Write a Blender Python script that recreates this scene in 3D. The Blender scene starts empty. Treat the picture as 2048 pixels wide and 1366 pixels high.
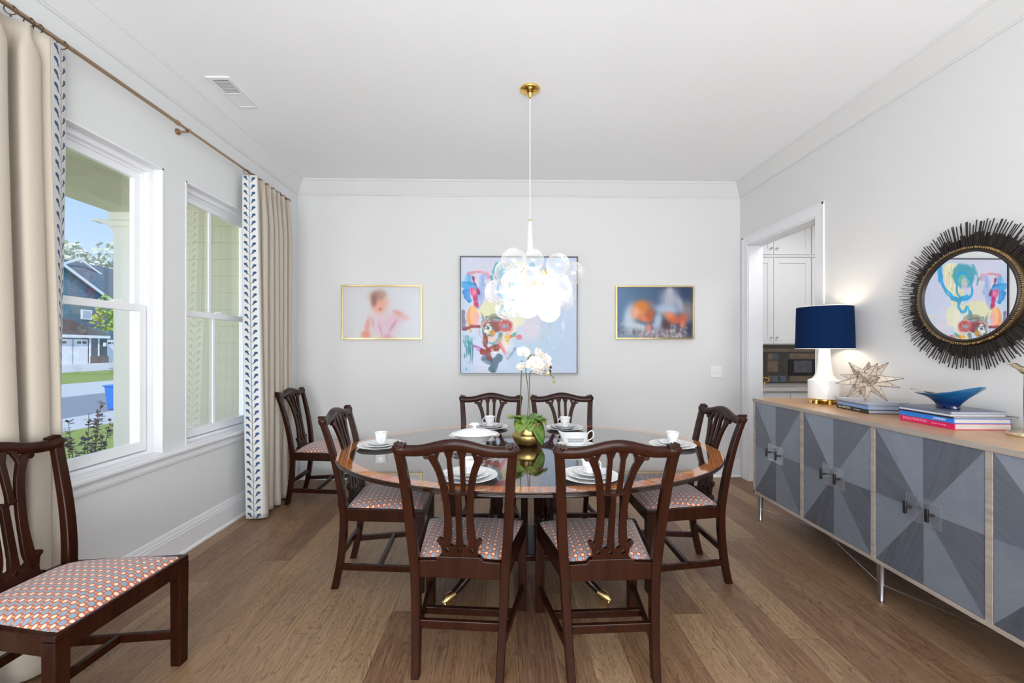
import bpy, bmesh, math, random
import numpy as np
from mathutils import Vector, Matrix
from math import sin, cos, pi, radians as rad

random.seed(7)
SC = bpy.context.scene
COL = SC.collection

# ------------------------------------------------------------------ camera, world, lights, exposure
cam_d = bpy.data.cameras.new('camera')
cam_d.sensor_width = 36.0
cam_d.lens = 36.0 * 850 / 2048
cam_d.shift_y = 14 / 2048
cam_d.clip_start = 0.05
cam_d.clip_end = 500
cam = bpy.data.objects.new('camera', cam_d)
cam.location = (0, 0, 1.34)
cam.rotation_euler = (rad(90), 0, rad(-1.21))
COL.objects.link(cam)
SC.camera = cam

SC.view_settings.view_transform = 'Standard'
SC.view_settings.look = 'None'
SC.view_settings.gamma = 1.0
SC.view_settings.use_curve_mapping = False
SC.view_settings.exposure = 0.22

world = bpy.data.worlds.new('sky')
SC.world = world
world.use_nodes = True
wn = world.node_tree
wn.nodes.clear()
w_out = wn.nodes.new('ShaderNodeOutputWorld')
w_bg = wn.nodes.new('ShaderNodeBackground')
w_tc = wn.nodes.new('ShaderNodeTexCoord')
w_sep = wn.nodes.new('ShaderNodeSeparateXYZ')
w_ramp = wn.nodes.new('ShaderNodeValToRGB')
w_ramp.color_ramp.elements[0].position = 0.0
w_ramp.color_ramp.elements[0].color = (0.70, 0.84, 1.0, 1)
w_ramp.color_ramp.elements[1].position = 0.45
w_ramp.color_ramp.elements[1].color = (0.14, 0.40, 0.92, 1)
wn.links.new(w_tc.outputs['Generated'], w_sep.inputs[0])
wn.links.new(w_sep.outputs['Z'], w_ramp.inputs[0])
wn.links.new(w_ramp.outputs[0], w_bg.inputs[0])
w_bg.inputs[1].default_value = 1.05
wn.links.new(w_bg.outputs[0], w_out.inputs[0])


def light(name, kind, loc, rot, energy, size=1, size_y=None, color=(1, 1, 1)):
    d = bpy.data.lights.new(name, kind)
    d.energy = energy
    d.color = color
    if kind == 'AREA':
        d.size = size
        if size_y:
            d.shape = 'RECTANGLE'
            d.size_y = size_y
    elif kind == 'SUN':
        d.angle = rad(1)
    else:
        d.shadow_soft_size = size
    o = bpy.data.objects.new(name, d)
    o.location = loc
    o.rotation_euler = rot
    COL.objects.link(o)
    return o


light('sun', 'SUN', (5, -5, 20), (rad(38), rad(22), 0), 3.2, color=(1, 0.96, 0.9))
# added soft fill behind the camera, brightens the whole room
light('rear_fill', 'AREA', (0.1, -2.35, 1.7), (rad(95), 0, 0), 88, 4.0, 2.3, (0.93, 0.965, 1.0))
light('ceiling_fill', 'AREA', (0.1, -1.3, 0.9), (rad(130), 0, 0), 92, 3.4, 1.6, (0.93, 0.97, 1.0))  # added upward fill to lift the ceiling
# added fill, out of view, to brighten the porch column and siding
light('porch_fill', 'AREA', (-3.1, -2.4, 1.5), (rad(92), 0, 0), 150, 1.4, 2.4, (1, 0.99, 0.97))
light('pantry_ceiling_light', 'AREA', (3.3, 3.6, 2.85), (0, 0, 0), 16, 0.9, 0.9, (0.97, 0.98, 1.0))

# ------------------------------------------------------------------ constants of the room
XL, XR, YB, YR, ZC = -2.105, 2.482, 4.40, -2.6, 3.05
FL_T = 0.75           # table top height


# ------------------------------------------------------------------ node material helper
class NM:
    def __init__(s, name):
        s.m = bpy.data.materials.new(name)
        s.m.use_nodes = True
        s.t = s.m.node_tree
        s.b = s.t.nodes['Principled BSDF']
        s.out = s.t.nodes['Material Output']

    def n(s, typ, **kw):
        nd = s.t.nodes.new(typ)
        for k, v in kw.items():
            setattr(nd, k, v)
        return nd

    def put(s, sock, v):
        if isinstance(v, bpy.types.NodeSocket):
            s.t.links.new(v, sock)
        elif v is not None:
            if isinstance(v, (tuple, list)) and len(v) == 3 and sock.type == 'RGBA':
                v = (*v, 1)
            sock.default_value = v

    def m_(s, op, a, b=None, c=None):
        nd = s.n('ShaderNodeMath', operation=op)
        s.put(nd.inputs[0], a)
        if b is not None: s.put(nd.inputs[1], b)
        if c is not None: s.put(nd.inputs[2], c)
        return nd.outputs[0]

    def obj_xyz(s, which='Object'):
        tc = s.n('ShaderNodeTexCoord')
        sp = s.n('ShaderNodeSeparateXYZ')
        s.t.links.new(tc.outputs[which], sp.inputs[0])
        return tc.outputs[which], sp.outputs[0], sp.outputs[1], sp.outputs[2]

    def mapping(s, vec, scale=(1, 1, 1), rot=(0, 0, 0), loc=(0, 0, 0)):
        mp = s.n('ShaderNodeMapping')
        s.put(mp.inputs[0], vec)
        mp.inputs['Scale'].default_value = scale
        mp.inputs['Rotation'].default_value = rot
        mp.inputs['Location'].default_value = loc
        return mp.outputs[0]

    def noise(s, vec, scale=5, detail=3, rough=0.5, dist=0):
        nd = s.n('ShaderNodeTexNoise')
        s.put(nd.inputs['Vector'], vec)
        nd.inputs['Scale'].default_value = scale
        nd.inputs['Detail'].default_value = detail
        nd.inputs['Roughness'].default_value = rough
        nd.inputs['Distortion'].default_value = dist
        return nd.outputs['Fac']

    def mix(s, f, a, b, mode='MIX'):
        nd = s.n('ShaderNodeMix', data_type='RGBA', blend_type=mode)
        s.put(nd.inputs[0], f)
        s.put(nd.inputs[6], a)
        s.put(nd.inputs[7], b)
        return nd.outputs[2]

    def ramp(s, f, stops):
        nd = s.n('ShaderNodeValToRGB')
        el = nd.color_ramp.elements
        while len(el) < len(stops):
            el.new(0.5)
        for e, (p, c) in zip(el, stops):
            e.position = p
            e.color = (*c, 1) if len(c) == 3 else c
        s.put(nd.inputs[0], f)
        return nd.outputs[0]

    def bump(s, h, strength=0.2, dist=0.01):
        nd = s.n('ShaderNodeBump')
        nd.inputs['Strength'].default_value = strength
        nd.inputs['Distance'].default_value = dist
        s.put(nd.inputs['Height'], h)
        s.put(s.b.inputs['Normal'], nd.outputs[0])

    def set(s, **kw):
        names = dict(col='Base Color', rough='Roughness', metal='Metallic', spec='Specular IOR Level',
                     trans='Transmission Weight', ior='IOR', coat='Coat Weight', coat_rough='Coat Roughness',
                     em='Emission Color', ems='Emission Strength', alpha='Alpha', sheen='Sheen Weight')
        for k, v in kw.items():
            s.put(s.b.inputs[names[k]], v)
        return s


def srgb(r, g, b):
    f = lambda c: (c / 255) / 12.92 if c / 255 <= 0.04045 else ((c / 255 + 0.055) / 1.055) ** 2.4
    return (f(r), f(g), f(b))


MAT = {}


def plain(name, col, rough=0.5, var=0.04, scale=8, **kw):
    """simple procedural paint / solid: colour with a faint mottle."""
    a = NM(name)
    vec = a.obj_xyz()[0]
    nz = a.noise(vec, scale, 3)
    dark = tuple(c * (1 - var) for c in col)
    light_ = tuple(min(1, c * (1 + var)) for c in col)
    a.set(col=a.mix(nz, dark, light_), rough=rough, **kw)
    MAT[name] = a.m
    return a.m


plain('wall_paint', srgb(223, 223, 223), 0.65, 0.01, 3)
plain('left_wall_paint', srgb(224, 226, 226), 0.65, 0.01, 3)
plain('ceiling_paint', srgb(246, 247, 249), 0.8, 0.005, 3)
plain('trim_paint', srgb(234, 235, 238), 0.35, 0.01, 3)
plain('cabinet_paint', srgb(236, 236, 234), 0.35, 0.01, 3)
plain('vinyl', srgb(246, 247, 250), 0.3, 0.01, 3)
plain('dark_slot', srgb(60, 62, 66), 0.6)
plain('white_plastic', srgb(238, 238, 238), 0.3)
plain('siding', srgb(216, 214, 194), 0.7, 0.03)
plain('porch_paint', srgb(236, 232, 224), 0.6, 0.02)
plain('soffit_paint', srgb(214, 214, 186), 0.7, 0.03)
plain('porcelain', srgb(246, 246, 246), 0.12, 0.005, coat=0.5)
plain('gold', (0.83, 0.53, 0.14), 0.12, 0.05, metal=1.0)
plain('brass', (0.72, 0.52, 0.24), 0.28, 0.08, metal=1.0)
plain('champagne_metal', (0.70, 0.58, 0.38), 0.3, 0.05, metal=1.0)
plain('bronze', (0.17, 0.12, 0.07), 0.42, 0.2, 40, metal=1.0)
plain('rod_metal', (0.42, 0.30, 0.20), 0.35, 0.1, metal=1.0)
plain('dark_iron', (0.055, 0.045, 0.042), 0.45, 0.2, metal=0.7)
plain('steel', (0.46, 0.46, 0.48), 0.22, 0.1, metal=1.0)
plain('black_satin', (0.015, 0.014, 0.015), 0.35)
plain('chrome', (0.75, 0.75, 0.76), 0.1, metal=1.0)
plain('canvas_edge', srgb(240, 240, 240), 0.6)
plain('frame_silver', srgb(150, 152, 156), 0.35, metal=0.6)
plain('frame_black', (0.03, 0.03, 0.035), 0.4)
plain('frame_gold', (0.75, 0.58, 0.30), 0.25, 0.1, metal=1.0)
plain('white_ceramic', srgb(248, 246, 243), 0.12, 0.005, coat=0.6)
plain('page_cream', srgb(214, 206, 196), 0.8, 0.06, 60)
plain('page_grey', srgb(170, 172, 182), 0.8, 0.06, 60)
plain('book_pink', srgb(226, 20, 98), 0.35, 0.03)
plain('book_rose', srgb(170, 50, 90), 0.4, 0.03)
plain('book_blue', srgb(40, 125, 222), 0.35, 0.03)
plain('book_sky', srgb(138, 172, 226), 0.4, 0.03)
plain('book_white', srgb(212, 216, 232), 0.35, 0.03)
plain('book_black', srgb(28, 30, 30), 0.3, 0.03)
plain('book_slate', srgb(104, 114, 132), 0.3, 0.15, 9)
plain('book_grey', srgb(176, 182, 200), 0.3, 0.03)
plain('ink_cream', srgb(236, 226, 196), 0.5)
plain('ink_white', srgb(240, 244, 250), 0.5)
plain('ink_pink', srgb(248, 180, 200), 0.5)
plain('petal', srgb(226, 221, 214), 0.6, 0.05, 60)
plain('petal_lip', srgb(232, 206, 170), 0.5, 0.1)
plain('bud', srgb(170, 165, 100), 0.5, 0.2, 60)
plain('bud_dark', srgb(60, 44, 26), 0.5, 0.2, 60)
plain('orchid_stem', srgb(92, 88, 56), 0.5, 0.2, 30)
plain('shell', srgb(206, 190, 172), 0.3, 0.12, 30)
plain('lead', srgb(72, 52, 38), 0.5, 0.1)
plain('far_siding', srgb(98, 122, 136), 0.8, 0.03)
plain('far_white', srgb(235, 235, 235), 0.7, 0.02)
plain('far_dark_trim', srgb(84, 88, 92), 0.8)
plain('far_roof', srgb(98, 108, 118), 0.9, 0.15, 6)
plain('far_roof_brown', srgb(92, 84, 80), 0.9, 0.2, 6)
plain('brick_brown', srgb(112, 92, 82), 0.9, 0.25, 12)
plain('bin_blue', srgb(20, 120, 214), 0.4, 0.05)
plain('concrete', srgb(196, 194, 190), 0.9, 0.05, 3)
plain('asphalt', srgb(134, 138, 144), 0.9, 0.06, 5)
plain('lawn_green', srgb(140, 152, 66), 0.95, 0.25, 6)
plain('shrub_leaf', srgb(74, 56, 52), 0.6, 0.3, 20)
plain('twig', srgb(70, 52, 42), 0.8)
plain('tree_leaf', srgb(150, 176, 70), 0.7, 0.3, 8)
plain('blossom', srgb(206, 208, 186), 0.8, 0.2, 6)
plain('stone_counter', srgb(210, 208, 204), 0.2, 0.08, 14)
plain('smoke_tile', (0.055, 0.038, 0.030), 0.06, 0.4, 14, coat=1.0)
plain('bronze_reflection', (0.30, 0.22, 0.16), 0.12, 0.5, 16, metal=0.6)  # this and the next two colour the painted backsplash reflections
plain('blue_reflection', (0.16, 0.20, 0.25), 0.1, 0.4, 16, metal=0.4)
plain('grey_reflection', (0.13, 0.13, 0.16), 0.12, 0.4, 20, coat=0.6)


def wood(name, c0, c1, rough=0.3, axis='z', gscale=18, coat=0.0, spec=0.5):
    a = NM(name)
    vec = a.obj_xyz()[0]
    sc = {'z': (gscale * 2, gscale * 2, 2), 'y': (gscale * 2, 2, gscale * 2), 'x': (2, gscale * 2, gscale * 2)}[axis]
    nz = a.noise(a.mapping(vec, sc), 1.0, 4, 0.6, 0.6)
    a.set(col=a.ramp(nz, [(0.3, c0), (0.7, c1)]), rough=rough, coat=coat, coat_rough=0.08, spec=spec)
    MAT[name] = a.m
    return a.m


wood('mahogany', (0.017, 0.0046, 0.0024), (0.034, 0.0090, 0.0038), 0.22, 'z', 12, 0.06, 0.16)
wood('ebonised', (0.010, 0.004, 0.003), (0.022, 0.008, 0.005), 0.2, 'z', 14, 0.3, 0.4)
wood('sideboard_oak', srgb(184, 140, 98), srgb(208, 168, 126), 0.3, 'y', 12)
wood('sideboard_edge', srgb(146, 134, 124), srgb(178, 166, 155), 0.45, 'y', 14)


def make_floor():
    a = NM('hickory_planks')
    vec, x, y, z = a.obj_xyz()
    W, L = 0.157, 1.55

    def wnoise(u, v):
        cb = a.n('ShaderNodeCombineXYZ')
        a.put(cb.inputs[0], u)
        a.put(cb.inputs[1], v)
        wn_ = a.n('ShaderNodeTexWhiteNoise', noise_dimensions='2D')
        a.put(wn_.inputs['Vector'], cb.outputs[0])
        return wn_.outputs['Value']

    xr = a.m_('DIVIDE', a.m_('ADD', x, 20.03), W)
    row = a.m_('FLOOR', xr)
    yr = a.m_('ADD', a.m_('DIVIDE', y, L), a.m_('MULTIPLY', wnoise(row, 3.0), 17.0))
    idx = a.m_('FLOOR', yr)
    t = wnoise(row, idx)
    t2 = wnoise(idx, row)
    fx = a.m_('ABSOLUTE', a.m_('SUBTRACT', a.m_('FRACT', xr), 0.5))
    fy = a.m_('ABSOLUTE', a.m_('SUBTRACT', a.m_('FRACT', yr), 0.5))
    gap = a.m_('MAXIMUM', a.m_('GREATER_THAN', fx, 0.5 - 0.0011 / W), a.m_('GREATER_THAN', fy, 0.5 - 0.0011 / L))
    off = a.n('ShaderNodeCombineXYZ')
    a.put(off.inputs[0], a.m_('MULTIPLY', t, 13.0))
    a.put(off.inputs[1], a.m_('MULTIPLY', t2, 37.0))
    add = a.n('ShaderNodeVectorMath', operation='ADD')
    a.put(add.inputs[0], vec)
    a.put(add.inputs[1], off.outputs[0])
    v2 = add.outputs[0]
    g1 = a.noise(a.mapping(v2, (19, 1.5, 1)), 1.0, 6, 0.62, 2.2)
    g2 = a.noise(a.mapping(v2, (150, 5, 1)), 1.0, 3, 0.6, 0.4)
    g3 = a.noise(a.mapping(v2, (6, 1.2, 1)), 1.0, 3, 0.5, 2.4)
    g4 = a.noise(a.mapping(v2, (11, 0.7, 1)), 1.0, 2, 0.5, 0.6)
    rings = a.m_('FRACT', a.m_('MULTIPLY', g3, 13.0))
    rings = a.m_('ABSOLUTE', a.m_('SUBTRACT', rings, 0.5))
    base = a.ramp(t, [(0.0, srgb(104, 72, 52)), (0.18, srgb(126, 92, 64)), (0.55, srgb(152, 120, 88)), (1.0, srgb(174, 144, 108))])
    c = a.mix(a.m_('MULTIPLY', t2, 0.35), base, srgb(128, 102, 88))
    dk = a.m_('MULTIPLY', a.m_('SUBTRACT', 0.66, g1), 2.2)
    dk.node.use_clamp = True
    c = a.mix(a.m_('MULTIPLY', dk, 0.55), c, srgb(74, 46, 32))
    st = a.m_('MULTIPLY', a.m_('SUBTRACT', g4, 0.60), 5.0)
    st.node.use_clamp = True
    c = a.mix(a.m_('MULTIPLY', st, 0.6), c, srgb(78, 50, 38))
    hl = a.m_('MULTIPLY', a.m_('SUBTRACT', g2, 0.45), 1.4)
    hl.node.use_clamp = True
    c = a.mix(hl, c, srgb(190, 156, 120))
    c = a.mix(a.m_('MULTIPLY', a.m_('LESS_THAN', rings, 0.09), 0.42), c, srgb(80, 54, 40))
    vo = a.n('ShaderNodeTexVoronoi')
    a.put(vo.inputs['Vector'], a.mapping(vec, (1.3, 0.75, 1)))
    vo.inputs['Scale'].default_value = 1.0
    kn = a.m_('SUBTRACT', 1.0, a.m_('MULTIPLY', vo.outputs['Distance'], 24.0))
    kn.node.use_clamp = True
    c = a.mix(a.m_('MULTIPLY', kn, 0.95), c, srgb(34, 24, 20))
    c = a.mix(a.m_('MULTIPLY', gap, 0.65), c, srgb(56, 40, 30))
    a.set(col=c, rough=a.m_('ADD', 0.34, a.m_('MULTIPLY', g1, 0.2)))
    a.bump(a.m_('SUBTRACT', a.m_('MULTIPLY', g1, 0.5), gap), 0.12, 0.004)
    MAT['floor'] = a.m


make_floor()


def make_tabletop():
    a = NM('banded_mahogany_top')
    vec, x, y, z = a.obj_xyz()
    ex = a.m_('DIVIDE', x, 1.106)
    ey = a.m_('DIVIDE', y, 0.803)
    r = a.m_('SQRT', a.m_('ADD', a.m_('MULTIPLY', ex, ex), a.m_('MULTIPLY', ey, ey)))
    rad_ = a.m_('SQRT', a.m_('ADD', a.m_('MULTIPLY', x, x), a.m_('MULTIPLY', y, y)))
    inset = a.m_('DIVIDE', a.m_('MULTIPLY', a.m_('SUBTRACT', 1.0, r), rad_), r)
    ang = a.m_('ARCTAN2', ey, ex)
    # radial grain of the crossbanding
    cb = a.n('ShaderNodeCombineXYZ')
    a.put(cb.inputs[0], a.m_('MULTIPLY', ang, 46.0))
    a.put(cb.inputs[1], a.m_('MULTIPLY', r, 3.0))
    gb = a.noise(cb.outputs[0], 1.0, 4, 0.6, 0.5)
    band = a.ramp(gb, [(0.3, (0.30, 0.082, 0.014)), (0.7, (0.72, 0.25, 0.050))])
    gi = a.noise(a.mapping(vec, (2, 30, 2)), 1.0, 5, 0.6, 1.0)
    inner = a.ramp(gi, [(0.3, (0.022, 0.010, 0.006)), (0.75, (0.060, 0.024, 0.014))])
    m = a.m_('LESS_THAN', inset, 0.080)
    line = a.m_('LESS_THAN', a.m_('ABSOLUTE', a.m_('SUBTRACT', inset, 0.081)), 0.0025)
    c = a.mix(m, inner, band)
    c = a.mix(line, c, (0.02, 0.01, 0.006))
    seam = a.m_('LESS_THAN', a.m_('ABSOLUTE', x), 0.0012)
    c = a.mix(seam, c, (0.01, 0.006, 0.004))
    a.set(col=c, rough=0.07, coat=1.0, coat_rough=0.02, spec=0.65)
    MAT['tabletop'] = a.m


make_tabletop()


def make_seat():
    a = NM('dotted_seat_fabric')
    vec, x, y, z = a.obj_xyz()
    P = 0.0300
    fx = a.m_('DIVIDE', x, P)
    fy = a.m_('DIVIDE', y, P)

    def cell(v, off):
        q = a.m_('FRACT', a.m_('ADD', v, off + 100.0))
        return a.m_('SUBTRACT', q, 0.5)

    def dist(ox, oy, sx=1.0, sy=1.0):
        cx = a.m_('MULTIPLY', cell(fx, ox), sx)
        cy = a.m_('MULTIPLY', cell(fy, oy), sy)
        return a.m_('SQRT', a.m_('ADD', a.m_('MULTIPLY', cx, cx), a.m_('MULTIPLY', cy, cy)))

    d_blue = dist(0.5, 0.5)
    d_cream = dist(0.0, 0.0)
    d_l1 = dist(0.5, 0.0, 1.0, 1.6)
    d_l2 = dist(0.0, 0.5, 1.6, 1.0)
    c = srgb(184, 92, 58)
    c = a.mix(a.m_('LESS_THAN', d_l1, 0.12), c, srgb(240, 176, 140))
    c = a.mix(a.m_('LESS_THAN', d_l2, 0.12), c, srgb(244, 170, 110))
    c = a.mix(a.m_('LESS_THAN', d_cream, 0.215), c, srgb(250, 214, 190))
    c = a.mix(a.m_('LESS_THAN', d_blue, 0.385), c, srgb(122, 84, 76))
    c = a.mix(a.m_('LESS_THAN', d_blue, 0.33), c, srgb(136, 154, 172))
    wv = a.noise(vec, 900, 2)
    a.set(col=c, rough=0.6, sheen=0.3)
    a.bump(wv, 0.15, 0.001)
    MAT['seat_fabric'] = a.m


make_seat()


def make_linen():
    for nm, c0, c1 in (('linen', srgb(184, 173, 158), srgb(202, 191, 176)), ('lining', srgb(214, 216, 218), srgb(226, 228, 230))):
        a = NM(nm)
        vec = a.obj_xyz()[0]
        w1 = a.noise(a.mapping(vec, (500, 500, 60)), 1.0, 2)
        w2 = a.noise(a.mapping(vec, (60, 60, 700)), 1.0, 2)
        a.set(col=a.mix(a.m_('MULTIPLY', a.m_('ADD', w1, w2), 0.5), c0, c1), rough=0.85, sheen=0.25)
        a.bump(a.m_('ADD', w1, w2), 0.1, 0.001)
        MAT[nm] = a.m


make_linen()


def make_trim_tape():
    a = NM('leaf_embroidered_tape')
    uv = a.n('ShaderNodeUVMap')
    sp = a.n('ShaderNodeSeparateXYZ')
    a.put(sp.inputs[0], uv.outputs[0])
    u, v = sp.outputs[0], sp.outputs[1]           # u 0..1 across, v in repeats
    side = a.m_('SUBTRACT', u, 0.5)
    au = a.m_('ABSOLUTE', side)
    right = a.m_('GREATER_THAN', side, 0.0)
    vv = a.m_('FRACT', a.m_('ADD', v, a.m_('MULTIPLY', right, 0.18)))

    def blob(cu, cv, ru, rv, tilt):
        du = a.m_('SUBTRACT', au, cu)
        dv = a.m_('MULTIPLY', a.m_('SUBTRACT', vv, cv), 0.48)
        p = a.m_('ADD', a.m_('MULTIPLY', du, cos(tilt)), a.m_('MULTIPLY', dv, sin(tilt)))
        q = a.m_('SUBTRACT', a.m_('MULTIPLY', dv, cos(tilt)), a.m_('MULTIPLY', du, sin(tilt)))
        p = a.m_('DIVIDE', p, ru)
        q = a.m_('DIVIDE', q, rv)
        return a.m_('LESS_THAN', a.m_('ADD', a.m_('MULTIPLY', p, p), a.m_('MULTIPLY', q, q)), 1.0)

    leaf = a.m_('MAXIMUM', blob(0.27, 0.66, 0.115, 0.085, 0.3), blob(0.20, 0.46, 0.13, 0.05, 1.05))
    stalk = blob(0.09, 0.22, 0.12, 0.014, 0.85)
    stem = a.m_('LESS_THAN', au, 0.018)
    edge = a.m_('GREATER_THAN', au, 0.475)
    nz = a.noise(a.obj_xyz()[0], 300, 2)
    c = a.mix(nz, srgb(216, 216, 214), srgb(228, 228, 226))
    c = a.mix(a.m_('MAXIMUM', stem, stalk), c, srgb(120, 110, 110))
    c = a.mix(leaf, c, srgb(56, 88, 124))
    c = a.mix(a.m_('MULTIPLY', edge, 0.5), c, srgb(190, 186, 180))
    a.set(col=c, rough=0.85)
    MAT['tape'] = a.m


make_trim_tape()


def make_veneer():
    a = NM('grey_blue_sunburst_veneer')
    at = a.n('ShaderNodeAttribute', attribute_name='tone')
    dirn = a.n('ShaderNodeUVMap')
    nz = a.noise(a.mapping(dirn.outputs[0], (3, 60, 1)), 1.0, 4, 0.6, 0.6)
    cl = a.noise(a.obj_xyz()[0], 7, 4, 0.6, 0.8)
    c = a.mix(at.outputs['Fac'], srgb(58, 60, 68), srgb(134, 142, 154))
    c = a.mix(a.m_('MULTIPLY', a.m_('SUBTRACT', nz, 0.35), 0.55), c, srgb(142, 146, 152))
    c = a.mix(a.m_('MULTIPLY', a.m_('SUBTRACT', cl, 0.4), 0.9), c, srgb(84, 98, 122))
    a.set(col=c, rough=0.42, coat=0.15, coat_rough=0.3)
    MAT['veneer'] = a.m


make_veneer()


def make_attr(name, rough=0.5, spec=0.4):
    a = NM(name)
    at = a.n('ShaderNodeVertexColor', layer_name='paint')
    a.set(col=at.outputs['Color'], rough=rough, spec=spec)
    if name == 'painted_canvas':
        a.bump(a.noise(a.obj_xyz()[0], 60, 4), 0.15, 0.002)
    MAT[name] = a.m


make_attr('painted_canvas', 0.45)
make_attr('photo_print', 0.3)


def make_glass(name, tint, refl=0.5, white=0.0, base=0.04):
    a = NM(name)
    lw = a.n('ShaderNodeLayerWeight')
    lw.inputs[0].default_value = refl
    tr = a.n('ShaderNodeBsdfTransparent')
    tr.inputs[0].default_value = (*tint, 1)
    gl = a.n('ShaderNodeBsdfGlossy')
    gl.inputs['Roughness'].default_value = 0.02
    gl.inputs['Color'].default_value = (1, 1, 1, 1)
    mx = a.n('ShaderNodeMixShader')
    fac = a.m_('ADD', a.m_('MULTIPLY', lw.outputs['Facing'], lw.outputs['Facing']), base)
    if white:
        # pressed streaks in the blown glass
        st = a.noise(a.mapping(a.obj_xyz()[0], (14, 14, 70)), 1.0, 3, 0.6, 1.5)
        fac = a.m_('ADD', fac, a.m_('MULTIPLY', a.m_('GREATER_THAN', st, 0.56), 0.10))
    a.put(mx.inputs[0], fac)
    a.put(mx.inputs[1], tr.outputs[0])
    a.put(mx.inputs[2], gl.outputs[0])
    res = mx.outputs[0]
    if white:
        df = a.n('ShaderNodeBsdfTranslucent')
        df.inputs[0].default_value = (1, 1, 1, 1)
        d2 = a.n('ShaderNodeBsdfDiffuse')
        d2.inputs[0].default_value = (1, 1, 1, 1)
        ad = a.n('ShaderNodeMixShader')
        ad.inputs[0].default_value = 0.5
        a.put(ad.inputs[1], df.outputs[0])
        a.put(ad.inputs[2], d2.outputs[0])
        m2 = a.n('ShaderNodeMixShader')
        a.put(m2.inputs[0], a.m_('ADD', white, a.m_('MULTIPLY', lw.outputs['Facing'], white * 2.2)))
        a.put(m2.inputs[1], res)
        a.put(m2.inputs[2], ad.outputs[0])
        res = m2.outputs[0]
    a.t.links.new(res, a.out.inputs[0])
    MAT[name] = a.m


make_glass('window_glass', (0.97, 0.98, 0.97), 0.25, 0, 0.03)
make_glass('bubble_glass', (0.98, 0.98, 0.98), 0.45, 0.10, 0.02)
make_glass('acrylic', (0.96, 0.97, 1.0), 0.3, 0.06, 0.04)


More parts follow.
